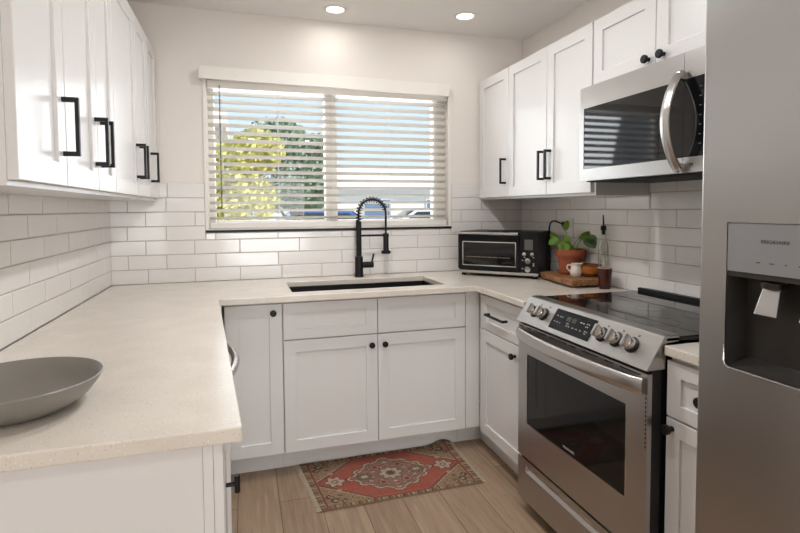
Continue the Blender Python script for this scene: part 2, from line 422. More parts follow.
# ------------------------------------------------------------------ ceiling lights
def ceiling_light(x, y, label, power=None):
    t = thing('ceiling_light', (x, y, H), label, 'light', 'recessed ceiling lights')
    link('trim_ring', lathe(NB(), [(.066, 0), (.064, -.006), (.052, -.008), (.048, -.003), (.048, 0)], (x, y, H), 32), M_trimw, t, smooth=True)
    link('lens', lathe(NB(), [(.047, -.001), (.047, -.004), (0, -.0045)], (x, y, H), 32), MATS['lens'], t)
    l = bpy.data.lights.new('lamp', 'AREA'); l.shape = 'DISK'; l.size = .1; l.energy = power or CAN_POWER; l.color = (.99, .99, 1)
    o = bpy.data.objects.new('lamp', l); COL.objects.link(o); o.parent = t; o.location = (0, 0, -.012)
MATS['lens'] = emis('lens glow', (1, .90, .72, 1), 4.0)
ceiling_light(1.225, -.205, 'round recessed ceiling light left of centre above the window', .5)
ceiling_light(1.975, -.312, 'round recessed ceiling light nearer the right wall cabinets', .5)
ceiling_light(1.23, -1.05, 'unseen recessed ceiling light over the rug, added to brighten the kitchen', 8)  # extra lamp, added to lift the back wall and cabinets
ceiling_light(1.23, -1.95, 'unseen recessed ceiling light added between the range and the near end of the counter', 6)  # second added lamp, brightens the lower cabinet fronts
for x in (.85, 1.75):
    for y in (-3.7, -5.2):
        ceiling_light(x, y, 'unseen recessed ceiling light added further back in the room, %s side, %s row' % ('left' if x < 1 else 'right', 'front' if y > -4.5 else 'rear'))  # four more lamps added behind the camera as general fill

# ------------------------------------------------------------------ blind
def blind():
    t = thing('venetian_blind', (1.25, -.02, 2.06), 'white horizontal slat blind with flat valance covering the window', 'blind')
    b = prism(NB(), [(.482, 2.054), (1.975, 2.037), (1.982, 2.1105), (.484, 2.124)], lambda a, z, d: Vector((a, -d, z)), .052, .07, .002)
    for x in (.482, 1.966): prism(b, [(x, 2.054 if x < 1 else 2.037), (x + .013, 2.054 if x < 1 else 2.037), (x + .013, 2.12 if x < 1 else 2.108), (x, 2.122 if x < 1 else 2.109)], lambda a, z, d: Vector((a, -d, z)), .001, .054)
    link('valance', b, M_trimw, t)
    x0, x1 = WX0 + .014, WX1 - .016
    link('headrail', one_box(x0, x1, .005, .060, 2.02, 2.065), M_trimw, t)
    b = NB(); n = 17; z0, z1 = 1.274, 1.993; tilt = math.radians(16); hw = .025
    for i in range(n):
        z = z0 + (z1 - z0) * i / (n - 1); yc = .032; pts = []
        for s in (-1, -.5, 0, .5, 1):
            pts.append((yc + s * hw * math.cos(tilt), z - s * hw * math.sin(tilt) + .0025 * (1 - s * s)))
        th = .0028
        top = [[b.verts.new((x, y, zz + dz)) for (y, zz) in pts] for x in (x0, x1) for dz in (0, th)]
        A, B, C, D = top
        for k in range(4):
            b.faces.new((A[k], A[k + 1], C[k + 1], C[k])); b.faces.new((B[k], B[k + 1], D[k + 1], D[k]))
            b.faces.new((A[k], A[k + 1], B[k + 1], B[k])); b.faces.new((C[k], C[k + 1], D[k + 1], D[k]))
        for k in (0, 4): b.faces.new((A[k], B[k], D[k], C[k]))
    link('slats', b, M_slat, t)
    link('bottom_rail', one_box(x0, x1, .008, .058, 1.217, 1.250, .003), M_trimw, t)
    for x in (.60, .913, 1.2375, 1.594, 1.90):
        b = NB()
        for y in (.006, .058): cyl(b, (x, y, 1.245), (x, y, 2.03), .0011, n=6)
        link('ladder_cord', b, M_cord, t)
    b = NB(); cyl(b, (.588, -.004, 1.33), (.588, -.004, 2.035), .0035, n=8)
    link('tilt_wand', b, glass('wand acrylic', (.55, .55, .55, 1), .8), t)
blind()

# ------------------------------------------------------------------ worktops
def slab(name, poly, hole, z1, th, label, org):
    bm = NB(); loops = []
    for pl in [poly] + ([hole] if hole else []):
        vs = [bm.verts.new((x, y, z1)) for x, y in pl]
        loops.append([bm.edges.new((vs[i], vs[(i + 1) % len(vs)])) for i in range(len(vs))])
    r = bmesh.ops.triangle_fill(bm, edges=[e for l in loops for e in l], use_beauty=True, use_dissolve=False)
    fs = bm.faces[:]
    r = bmesh.ops.extrude_face_region(bm, geom=fs)
    for g in r['geom']:
        if isinstance(g, bmesh.types.BMVert): g.co.z -= th
    bm.normal_update()
    bmesh.ops.recalc_face_normals(bm, faces=bm.faces[:])
    sharp = [e for e in bm.edges if len(e.link_faces) == 2 and e.calc_face_angle() > .5]
    bmesh.ops.bevel(bm, geom=sharp, offset=.0035, segments=2, affect='EDGES', profile=.5)
    o = link(name, bm, M_counter, org=org)
    return tag(o, label, 'countertop')
yb = -.0095
SX0, SX1, SY0, SY1 = .93, 1.75, -.19, -.562
slab('countertop', [(.0095, yb), (W - .0095, yb), (W - .0095, -1.163), (1.876, -1.163), (1.876, -.679), (.590, -.679), (.6915, -2.162), (.0095, -2.162)],
     [(SX0, SY0), (SX1, SY0), (SX1, SY1), (SX0, SY1)], CT, .030, 'long speckled beige quartz countertop wrapping the left, back and right runs', (.3, -.3, .884))
slab('countertop', [(1.893, -1.938), (W - .0095, -1.938), (W - .0095, -2.147), (1.893, -2.147)], None, CT, .030, 'short piece of speckled beige countertop between the range and the refrigerator', (2.2, -2.05, .884))

# ------------------------------------------------------------------ base cabinets
ZD = .125; ZT = .884
def carcass(bm, x0, x1, y0, y1, z0, z1, t=.018, top=False):
    box(bm, x0, x0 + t, y0, y1, z0, z1); box(bm, x1 - t, x1, y0, y1, z0, z1)
    box(bm, x0 + t, x1 - t, y1 - t if False else y0, y0 + t, z0, z1); box(bm, x0 + t, x1 - t, y1 - t, y1, z0, z1)
    box(bm, x0 + t, x1 - t, y0 + t, y1 - t, z0, z0 + t)
    if top: box(bm, x0 + t, x1 - t, y0 + t, y1 - t, z1 - t, z1)
    return bm
fS = face_fn('S', -.616)
# narrow single-door unit left of the sink
t = thing('base_cabinet', (.74, -.3, 0), 'narrow white single-door base cabinet left of the sink cabinet', 'cabinet', 'white base cabinets')
link('carcass', carcass(NB(), .606, .876, -.595, -.012, ZD, ZT), M_cab, t)
d = link('door', shaker(NB(), fS, .609, .8735, ZD, .868, st=.060), M_cab, t)
link('knob', knob(NB(), fS, .832, .8265), M_black, d, smooth=True)
link('toe_kick', one_box(.606, .876, -.497, -.482, .0, ZD - .001), M_cab, t)
# sink unit
t = thing('sink_cabinet', (1.37, -.3, 0), 'wide white sink base cabinet with two doors below two false drawer fronts', 'cabinet', 'white base cabinets')
link('carcass', carcass(NB(), .877, 1.843, -.595, -.012, ZD, ZT), M_cab, t)
for u0, u1, ku in ((.8795, 1.351, 1.318), (1.354, 1.841, 1.387)):
    link('drawer_front', shaker(NB(), fS, u0, u1, .688, .868, sb=.048), M_cab, t)
    d = link('door', shaker(NB(), fS, u0, u1, ZD, .683), M_cab, t)
    link('knob', knob(NB(), fS, ku, .632), M_black, d, smooth=True)
link('toe_kick', one_box(.877, 1.843, -.497, -.482, .0, ZD - .001), M_cab, t)
t = tag(link('filler_panel', one_box(1.8445, 1.926, -.612, -.590, ZD, ZT), M_cab, org=(1.87, -.6, ZD)), 'plain white filler strip in the corner right of the sink cabinet', 'panel')
link('toe_kick', one_box(1.8445, 1.984, -.497, -.482, 0, ZD - .001), M_cab, t)
# right run, left of the range
fW = face_fn('W', 1.906)
t = thing('base_cabinet', (2.2, -.9, 0), 'white base cabinet left of the range, one drawer with a bar pull over a door', 'cabinet', 'white base cabinets')
link('carcass', carcass(NB(), 1.927, W - .012, -1.160, -.615, ZD, ZT), M_cab, t)
d = link('drawer', shaker(NB(), fW, -1.158, -.672, .690, .868, sb=.042), M_cab, t)
link('handle', bar_pull(NB(), fW, -.960, .779, -.765, .779, .030, .011), M_black, d)
d = link('door', shaker(NB(), fW, -1.158, -.672, ZD, .685), M_cab, t)
link('knob', knob(NB(), fW, -1.035, .632), M_black, d, smooth=True)
link('toe_kick', one_box(1.985, 2.0, -1.160, -.482, .0, ZD - .001), M_cab, t)
# right of the range
t = thing('base_cabinet', (2.2, -2.04, 0), 'narrow white base cabinet squeezed between the range and the refrigerator', 'cabinet', 'white base cabinets')
link('carcass', carcass(NB(), 1.927, W - .012, -2.146, -1.936, ZD, ZT), M_cab, t)
d = link('drawer', shaker(NB(), fW, -2.145, -1.937, .702, .868, st=.05, sb=.042), M_cab, t)
link('knob', knob(NB(), fW, -2.072, .788), M_black, d, smooth=True)
d = link('door', shaker(NB(), fW, -2.145, -1.937, ZD, .697, st=.05), M_cab, t)
link('knob', knob(NB(), fW, -1.960, .668), M_black, d, smooth=True)
link('toe_kick', one_box(1.985, 2.0, -2.146, -1.936, .0, ZD - .001), M_cab, t)
# left run: corner filler, dishwasher, end cabinet with finished panel
fE = face_fn('E', .600)
t = tag(link('filler_panel', one_box(.578, .600, -1.075, -.625, ZD, ZT), M_cab, org=(.59, -.8, ZD)), 'white filler panel of the left run beside the dishwasher, hidden under the counter', 'panel')
t = thing('dishwasher', (.3, -1.38, 0), 'stainless dishwasher under the left counter, its bowed handle peeking past the edge', 'dishwasher')
link('body', one_box(.03, .575, -1.685, -1.08, .1, .87), M_blackp, t)
d = link('door', one_box(.576, .602, -1.684, -1.081, .11, .875, .003), M_steel, t)
pts = [Vector((.600 + .068 * math.sin(math.pi * s) ** .6, -1.12 - .52 * s, .822)) for s in [i / 20 for i in range(21)]]
link('handle', tube(NB(), pts, .013, 12), M_steelh, d, smooth=True)
t = thing('end_cabinet', (.33, -1.9, 0), 'white end cabinet of the left run, below the counter with the large grey bowl', 'cabinet', 'white base cabinets')
link('carcass', carcass(NB(), .012, .634, -2.112, -1.692, ZD, ZT), M_cab, t)
b = NB(); box(b, .012, .617, -2.128, -2.113, .0, ZT, .001); box(b, .6177, .6360, -2.134, -2.113, .0, ZT, .001); box(b, .6366, .6545, -2.134, -2.113, .0, ZT, .001)
link('end_panel', b, M_cab, t)
d = link('door', shaker(NB(), face_fn('E', .6555), -2.110, -1.694, ZD, .868), M_cab, t)
b = NB(); cyl(b, (.6545, -2.06, .753), (.680, -2.06, .753), .0045, n=12); cyl(b, (.678, -2.06, .735), (.678, -2.06, .771), .0058, n=14)
link('knob', b, M_black, d, smooth=True)
link('toe_kick', one_box(.56, .575, -2.112, -1.692, 0, ZD - .001), M_cab, t)

# ------------------------------------------------------------------ wall cabinets
def wall_cabinet(face, front, y0, y1, z0, z1, doors, label, group):
    """doors: (ya, yb, handle kind, handle y)"""
    back = .011 if face == 'E' else W - .011
    fn = face_fn(face, front)
    s = 1 if face == 'E' else -1; cf = front - s * .0205
    t = thing('wall_cabinet', ((back + front) / 2, (y0 + y1) / 2, z0), label, 'cabinet', group)
    b = NB(); box(b, min(back, cf), max(back, cf), y0, y1, z0 - .012, z1)
    link('carcass', b, M_cab, t)
    for ya, yb2, hk, hy in doors:
        d = link('door', shaker(NB(), fn, ya, yb2, z0, z1 - .002, st=.057), M_cab, t)
        if hk == 'bar': link('handle', bar_pull(NB(), fn, hy, z0 + .077, hy, z0 + .229, .039, .012), M_black, d)
        elif hk == 'knob': link('knob', knob(NB(), fn, hy, z0 + .030, .0165), M_black, d, smooth=True)
    return t
L = .2583; zt = 2.2
GL, GR = 'white wall cabinets on the left wall', 'white wall cabinets on the right wall'
wall_cabinet('E', L, -1.915, -1.596, 1.39, zt, [(-1.912, -1.597, 'bar', -1.619)], 'white single-door wall cabinet nearest the camera on the left wall', GL)
wall_cabinet('E', L, -1.593, -1.034, 1.39, zt, [(-1.592, -1.279, 'bar', -1.306), (-1.276, -1.035, 'bar', -1.235)], 'white two-door wall cabinet on the left wall, second from the camera', GL)
wall_cabinet('E', L, -1.031, -.302, 1.39, zt, [(-1.030, -.600, 'bar', -.628), (-.597, -.303, 'bar', -.555)], 'white two-door wall cabinet on the left wall, third from the camera', GL)
wall_cabinet('E', L, -.299, -.012, 1.39, zt, [(-.298, -.014, 'bar', -.255)], 'white single-door wall cabinet on the left wall touching the window wall', GL)
RX = 2.210; zr = 2.1535
wall_cabinet('W', RX, -.400, -.012, 1.392, zr, [(-.399, -.014, 'bar', -.372)], 'white single-door wall cabinet in the right corner above the toaster oven', GR)
wall_cabinet('W', RX, -1.178, -.402, 1.392, zr, [(-.806, -.403, 'bar', -.783), (-1.166, -.809, 'bar', -.845)], 'white two-door wall cabinet with paired bar handles left of the microwave', GR)
wall_cabinet('W', RX, -1.945, -1.180, 1.862, zr, [(-1.540, -1.176, 'knob', -1.508), (-1.943, -1.543, 'knob', -1.583)], 'short white two-door wall cabinet with round knobs above the microwave', GR)

# ------------------------------------------------------------------ microwave
def microwave():
    Y0, Y1, Z0, Z1 = -1.197, -1.950, 1.440, 1.842; X = 2.13
    fn = face_fn('W', X)
    t = thing('microwave', (2.33, -1.56, Z0), 'stainless over-the-range microwave with black glass door under the short wall cabinet', 'microwave')
    b = NB(); box(b, X + .028, W - .014, Y1, Y0, Z0 + .012, Z1 - .002)
    link('body', b, M_blackp, t)
    yd = -1.757                                   # door / control split
    b = NB(); fr = fn
    # door skin as a ring round the glass
    gy0, gy1, gz0, gz1 = -1.222, -1.7562, 1.491, 1.752
    for a in ((Y0, yd + .0007, gz1, Z1), (Y0, yd + .0007, Z0, gz0), (Y0, gy0, gz0, gz1)):
        fbox(b, fn, min(a[0], a[1]), max(a[0], a[1]), a[2], a[3], -.028, 0)
    d = link('door', b, M_steel, t)
    b = NB(); fbox(b, fn, gy1, gy0, gz0, gz1, -.026, -.0015)
    link('door_glass', b, M_blackglass, d)
    for za_, zb_ in ((gz1, Z1), (Z0, gz0)): link('side_trim', fbox(NB(), fn, Y1, yd - .0007, za_, zb_, -.028, 0), M_steel, t)
    b = NB(); fbox(b, fn, Y1, yd - .0007, gz0, gz1, -.026, -.001)
    c = link('control_panel', b, M_blackglass, t)
    for r in range(7):
        for k in range(3): link('key_mark', fbox(NB(), fn, -1.828 - .030 * k, -1.820 - .030 * k, 1.530 + .031 * r, 1.5325 + .031 * r, -.001, -.0003), M_inkg, c)
    b = prism(NB(), [(-1.800, 1.470), (-1.784, 1.470), (-1.784, 1.4675), (-1.797, 1.4675), (-1.797, 1.4645), (-1.784, 1.4645), (-1.784, 1.462), (-1.800, 1.462)], fn, 0, .0005)
    link('emblem', b, M_ink, t)
    # bowed handle, flat band section
    n = 24; za, zb2 = 1.446, 1.776; pts = []
    for i in range(n + 1):
        s = i / n; pts.append(fn(-1.752 - .004 * math.sin(math.pi * s), za + (zb2 - za) * s, .010 + .066 * math.sin(math.pi * s) ** .8))
    b = tube(NB(), pts, .020, 16, ry=.009, up=(0, 1, 0))
    for z in (za + .012, zb2 - .012): fbox(b, fn, -1.764, -1.742, z - .014, z + .014, -.001, .024, .003)
    link('handle', b, M_steelh, d, smooth=True)
    b = NB(); box(b, X + .03, W - .02, Y1 + .01, Y0 - .01, Z0 - .004, Z0 + .012)
    box(b, X + .06, X + .12, -1.80, -1.32, Z0 - .006, Z0 - .004)
    link('underside', b, M_dark, t)
microwave()

# ------------------------------------------------------------------ range
def rng():
    Y0, Y1 = -1.169, -1.932
    t = thing('range', (2.15, -1.55, 0), 'stainless slide-in electric range with black glass cooktop and front knobs', 'stove')
    link('body', one_box(1.90, W - .02, Y1 + .004, Y0 - .004, .03, .905), M_blackp, t)
    # cooktop
    c = link('cooktop', one_box(1.905, W - .075, Y1, Y0, .920, .934, .003), M_blackglass, t)
    b = NB()
    for i in range(3): link('rear_vent', box(NB(), W - .074 + .020 * i, W - .056 + .020 * i, Y1 + .012, Y0 - .012, .920, .950 - .003 * i, .003), M_blackp, t)
    for x, y, r in ((2.05, -1.36, .10), (2.05, -1.74, .075), (2.30, -1.36, .075), (2.30, -1.74, .10), (2.19, -1.55, .05)):
        link('burner_ring', lathe(NB(), [(r, .0), (r, .0002), (r - .0018, .0002), (r - .0018, 0)], (x, y, .9341), 48, close=True), mat('burner print', (.035, .035, .037, 1), .2, noise=(20, .05)), c)
    
    # sloped control panel
    pr = [(1.836, .838), (1.900, .936), (1.906, .939), (1.955, .939), (1.955, .920), (1.905, .918), (1.905, .838)]
    p = link('control_panel', prism(NB(), pr, lambda x, z, d: Vector((x, d, z)), Y1, Y0, .0015), M_steel, t)
    b0, t0 = Vector((1.836, 0, .838)), Vector((1.900, 0, .936)); ax = (t0 - b0).normalized(); nrm = Vector((-ax.z, 0, ax.x))
    PF = lambda y, s, d: Vector((b0.x, y, b0.z)) + ax * s + nrm * d      # y along, s up the slope, d out
    def slopebox(bm, y0, y1, s0, s1, d0, d1): return prism(bm, [(y0, s0), (y1, s0), (y1, s1), (y0, s1)], PF, d0, d1)
    dp = link('display', slopebox(NB(), -1.640, -1.398, .020, .104, .0002, .0022), mat('display film', (.005, .005, .006, 1), .25, noise=(20, .05), Specular_IOR_Level=.15), p)
    b = NB(); rd = random.Random(3)
    for y0, y1, s in ((-1.425, -1.415, .074), (-1.456, -1.434, .073), (-1.420, -1.412, .050), (-1.440, -1.428, .049), (-1.456, -1.447, .048), (-1.585, -1.560, .075), (-1.615, -1.595, .077), (-1.612, -1.595, .066), (-1.618, -1.600, .048), (-1.614, -1.602, .040), (-1.505, -1.490, .055), (-1.515, -1.492, .045), (-1.540, -1.530, .045), (-1.562, -1.550, .045), (-1.585, -1.575, .045)):
        for k in range(3):
            a = y0 + (y1 - y0) * k / 3; link('display_mark', slopebox(NB(), a, a + (y1 - y0) / 3 * .62, s, s + .0042 + .002 * (k % 2), .0022, .0026), M_inkw if y0 < -1.41 and k != 1 else M_inkg, p)
    for y in (-1.487, -1.500, -1.520, -1.533):
        link('clock_digit', slopebox(NB(), y - .005, y + .005, .066, .084, .0022, .0024), mat('unlit digits', (.03, .026, .02, 1), .4), p)
    for y in (-1.268, -1.330, -1.690, -1.760, -1.832):
        c0 = PF(y, .062, 0)
        k = link('knob', lathe(NB(), [(.0265, 0), (.0265, .004), (.0205, .006), (.0205, .007), (0, .007)], c0, 32, nrm), M_blackp, t, smooth=True)
        b = lathe(NB(), [(.0205, .006), (.0215, .009), (.0200, .026), (.0185, .0285), (0, .0285)], c0, 32, nrm)
        link('knob_cap', b, M_chrome, k, smooth=True)
        b = NB(); slopebox(b, y - .0065, y + .0065, .062 - .021, .062 + .021, .0265, .043)
        bmesh.ops.bevel(b, geom=b.edges[:], offset=.0025, segments=2, affect='EDGES')
        link('knob_grip', b, M_steel, k)
    for y in (-1.285, -1.347, -1.700, -1.772, -1.842):
        link('burner_mark', prism(NB(), [(y - .004, .094), (y + .004, .094), (y + .004, .1012), (y + .0015, .1012), (y + .0015, .0965), (y - .0015, .0965), (y - .0015, .1012), (y - .004, .1012)], PF, 0, .0004), M_ink, p)
    # oven door with window
    X = 1.845; fn = face_fn('W', X)
    link('door_gasket', one_box(1.862, 1.90, Y1 + .008, Y0 - .008, .05, .838), M_dark, t)
    gy0, gy1, gz0, gz1 = -1.243, -1.838, .405, .705; z0, z1 = .252, .826
    b = NB()
    for a in ((Y1 + .004, Y0 - .004, gz1, z1), (Y1 + .004, Y0 - .004, z0, gz0), (gy0, Y0 - .004, gz0, gz1), (Y1 + .004, gy1, gz0, gz1)):
        fbox(b, fn, a[0], a[1], a[2], a[3], -.045 if False else -.016, 0)
    d = link('oven_door', b, M_steel, t)
    b = NB(); fbox(b, fn, gy1, gy0, gz0, gz1, -.014, -.0025)
    link('oven_window', b, mat('oven glass', (.005, .005, .005, 1), .06, noise=(10, .05), Specular_IOR_Level=.3), d)
    b = NB(); fbox(b, fn, gy1, gy0, gz0 - .003, gz0, -.003, .0008); fbox(b, fn, gy1 - .003, gy1, gz0 - .003, gz1, -.003, .0008)
    link('window_bead', b, M_chrome, d)
    link('brand_lettering', text_bm('FRIGIDAIRE', .013, fn, -1.503, gz0 + .012, -.0022, flip=True, width=.068), M_inkw, d)
    for u0, u1 in ((-1.215, -1.18), (-1.275, -1.245), (-1.385, -1.295), (-1.52, -1.41), (-1.58, -1.54), (-1.70, -1.61), (-1.78, -1.735), (-1.90, -1.81)):
        link('vent_slot', fbox(NB(), fn, u0, u1, .815, .8195, -.001, .0006), M_dark, d)
    link('vent_slot', fbox(NB(), fn, -1.905, -1.845, .764, .769, -.001, .0006), M_dark, d)
    for i in range(13): link('vent_hole', fbox(NB(), fn, -1.9235, -1.9195, .60 + .0135 * i, .6075 + .0135 * i, -.001, .0006), M_dark, d)
    pts = []; n = 28
    for i in range(n + 1):
        s = i / n; pts.append(fn(-1.178 - .735 * s, .786, .004 + .040 * math.sin(math.pi * s) ** .55))
    link('door_handle', tube(NB(), pts, .0255, 18, ry=.010, up=(0, 0, 1)), M_steelh, d, smooth=True)
    # storage drawer with recessed grip
    b = NB(); hz0, hz1, hy0, hy1 = .188, .222, -1.235, -1.866
    for a in ((Y1 + .004, Y0 - .004, hz1, .243), (Y1 + .004, Y0 - .004, .062, hz0), (hy0, Y0 - .004, hz0, hz1), (Y1 + .004, hy1, hz0, hz1)):
        fbox(b, fn, a[0], a[1], a[2], a[3], -.016, 0)
    dr = link('storage_drawer', b, M_steel, t)
    b = prism(NB(), [(hz0, -.012), (hz0, -.0005), (hz0 + .012, -.011), (hz1, -.015), (hz1, -.016)], lambda z, dd, y: fn(y, z, dd), hy1, hy0)
    link('drawer_grip', b, M_steelh, dr)
    for y in (-1.22, -1.88):
        for x in (1.92, 2.4): link('foot', cyl(NB(), (x, y, 0), (x, y, .032), .018, n=12), M_blackp, t)
rng()

# ------------------------------------------------------------------ refrigerator
def fridge():
    t = thing('refrigerator', (2.1, -2.62, 0), 'tall stainless side-by-side refrigerator with water dispenser at the right edge', 'refrigerator')
    link('body', one_box(1.850, W - .02, -3.075, -2.157, .02, 1.84, .004), mat('fridge side grey', srgb(112, 110, 108), .45, .3, noise=(20, .03)), t)
    fn = face_fn('W', 1.780)
    hy0, hy1, hz0, hz1 = -2.236, -2.505, .951, 1.288
    Y0, Y1, z0, z1 = -2.163, -2.568, .045, 1.855
    b = NB(); e = .005
    def ring(y0, y1, a, c, dd): return [b.verts.new(fn(y, z, dd)) for y, z in ((y0, a), (y1, a), (y1, c), (y0, c))]
    R = [ring(Y0, Y1, z0, z1, -.066), ring(Y0, Y1, z0, z1, -e), ring(Y0 - e * .3, Y1 + e * .3, z0 + e * .3, z1 - e * .3, -e * .3), ring(Y0 - e, Y1 + e, z0 + e, z1 - e, 0),
         ring(hy0, hy1, hz0, hz1, 0), ring(hy0, hy1, hz0, hz1, -.012)]
    for A, B in zip(R, R[1:]):
        for i in range(4): b.faces.new((A[i], A[(i + 1) % 4], B[(i + 1) % 4], B[i]))
    b.faces.new(R[0])
    d = link('freezer_door', b, M_steel, t)
    # dispenser: control plate above, recess below
    zs = 1.176
    link('dispenser_panel', fbox(NB(), fn, hy1 + .001, hy0 - .001, zs, hz1 - .001, -.011, -.0015, .001), M_disp, d)
    b = NB(); fbox(b, fn, hy1 + .001, hy0 - .001, zs - .012, zs, -.011, -.004)
    # recess liner inside the door thickness
    q = .052
    A = [b.verts.new(fn(y, z, -.003)) for y, z in ((hy0 - .001, hz0 + .001), (hy1 + .001, hz0 + .001), (hy1 + .001, zs - .012), (hy0 - .001, zs - .012))]
    B = [b.verts.new(fn(y, z, -q)) for y, z in ((hy0 - .012, hz0 + .022), (hy1 + .012, hz0 + .022), (hy1 + .012, zs - .016), (hy0 - .012, zs - .016))]
    for i in range(4): b.faces.new((A[i], A[(i + 1) % 4], B[(i + 1) % 4], B[i]))
    b.faces.new(B)
    link('dispenser_recess', b, M_dispd, d)
    # cut the door skin behind the recess: the ring above is open there
    for yc in (-2.330, -2.428):
        b = prism(NB(), [(yc + .018, 1.150), (yc + .026, 1.086), (yc - .026, 1.086), (yc - .020, 1.150)], lambda y, z, dd: fn(y, z, dd - .020 + (1.150 - z) * .28), -.006, .0, .002)
        pd = link('dispenser_paddle', b, M_paddle, d)
        b = NB(); c = fn(yc, 1.150, -.026)
        lathe(b, [(.022, 0), (.024, .012), (.018, .016), (0, .016)], (c.x, c.y, 1.1455), 24)
        link('nozzle', b, M_dispd, d, smooth=True)
    b = NB()
    pts = [fn(hy0 + .001, hz0 + .05, .001), fn(hy0 + .001, hz0 + .012, .001), fn(hy0 - .004, hz0 + .003, .001), fn(hy0 - .012, hz0 - .001, .001), fn(hy1, hz0 - .001, .001)]
    tube(b, pts, .0016, 8)
    link('dispenser_trim', b, M_chrome, d, smooth=True)
    link('brand_lettering', text_bm('FRIGIDAIRE', .0105, fn, -2.318, 1.244, -.0014, flip=True, width=.062), M_ink, d)
    for y, w in ((-2.308, .010), (-2.338, .011), (-2.372, .004), (-2.40, .011), (-2.43, .010)):
        link('button_mark', fbox(NB(), fn, y - w, y, 1.200, 1.2022, -.0015, -.001), M_ink, d)
    link('fridge_door', fbox(NB(), fn, -3.072, -2.573, .045, 1.855, -.066, 0, .006), M_steel, t)
    for y in (-2.535, -2.605):
        b = NB(); fbox(b, fn, y - .012, y + .012, .75, 1.62, .045, .062, .005)
        for z in (.78, 1.58): fbox(b, fn, y - .010, y + .010, z, z + .03, -.001, .048)
        link('door_handle', b, M_steelh, t)
    link('base_grille', fbox(NB(), fn, -3.07, -2.17, 0.0, .040, -.10, -.05), M_blackp, t)
fridge()

# ------------------------------------------------------------------ sink and faucet
def sink():
    t = thing('sink', (1.34, -.375, .70), 'black undermount sink sunk into the counter below the window', 'sink')
    b = NB(); o = .012
    def ring(i, z): return [b.verts.new(p) for p in ((SX0 - o + i, SY0 + o - i, z), (SX1 + o - i, SY0 + o - i, z), (SX1 + o - i, SY1 - o + i, z), (SX0 - o + i, SY1 - o + i, z))]
    R = [ring(-.012, .8755), ring(-.012, .8835), ring(0, .8835), ring(.004, .70), ring(.03, .672)]
    for A, B in zip(R, R[1:]):
        for i in range(4): b.faces.new((A[i], A[(i + 1) % 4], B[(i + 1) % 4], B[i]))
    b.faces.new(R[-1])
    link('basin', b, mat('black granite sink', (.012, .012, .013, 1), .35, noise=(120, .4)), t)
    b = NB(); lathe(b, [(.045, 0), (.042, .003), (.02, .001), (0, .001)], (1.34, -.375, .6725), 32)
    link('drain', b, M_chrome, t, smooth=True)
sink()
def faucet():
    x, y = 1.371, -.10
    t = thing('faucet', (x, y, CT), 'matte black spring-neck pull-down faucet behind the sink', 'faucet')
    b = lathe(NB(), [(.028, 0), (.028, .006), (.0245, .010), (.0245, .118), (.0225, .123), (.0165, .125), (.0165, .335), (.013, .338), (0, .338)], (x, y, CT), 28)
    link('body', b, M_black, t, smooth=True)
    # arch path: up, over to the right, down
    R = .0850; zc = 1.297; path = [(x, y, 1.25 + .047 * i / 6) for i in range(7)]
    path += [(x + R - R * math.cos(a), y, zc + R * math.sin(a)) for a in [math.pi * i / 24 for i in range(1, 25)]]
    path += [(x + 2 * R, y, zc - (zc - 1.172) * i / 8) for i in range(1, 9)]
    link('hose', tube(NB(), path, .0065, 10), M_black, t, smooth=True)
    # spring coil round the first part of the arch
    P = [Vector(p) for p in path[:29]]; cum = [0]
    for a, c in zip(P, P[1:]): cum.append(cum[-1] + (c - a).length)
    turns = 16; pts = []; N = turns * 10
    for i in range(N + 1):
        s = cum[-1] * i / N; k = max(j for j in range(len(cum)) if cum[j] <= s + 1e-9); k = min(k, len(P) - 2)
        f = (s - cum[k]) / (cum[k + 1] - cum[k]); c = P[k].lerp(P[k + 1], f); tn = (P[k + 1] - P[k]).normalized()
        n1 = Vector((0, 1, 0)); n2 = tn.cross(n1); a = 2 * math.pi * turns * i / N
        pts.append(c + n1 * (0.0148 * math.cos(a)) + n2 * (.0148 * math.sin(a)))
    link('spring', tube(NB(), pts, .0034, 6), M_black, t, smooth=True)
    xh = x + 2 * R
    b = lathe(NB(), [(.0135, 1.175), (.0165, 1.170), (.0165, 1.075), (.017, 1.072), (.029, 1.066), (.029, 1.052), (.026, 1.050), (0, 1.050)], (xh, y, 0), 28)
    link('spray_head', b, M_black, t, smooth=True)
    b = NB(); cyl(b, (x, y, 1.163), (xh - .014, y, 1.163), .0065, n=14)
    lathe(b, [(.0185, -.009), (.0185, .009), (.0140, .009), (.0140, -.009)], (xh, y, 1.163), 24, close=True)
    link('docking_arm', b, M_black, t, smooth=True)
    b = NB(); cyl(b, (x + .02, y, .985), (x + .088, y, .985), .0185, n=24)
    h = link('valve', b, M_black, t, smooth=True)
    b = NB(); cyl(b, (x + .079, y, .995), (x + .092, y, 1.052), .0055, .0062, n=12)
    link('lever', b, M_black, h, smooth=True)
faucet()

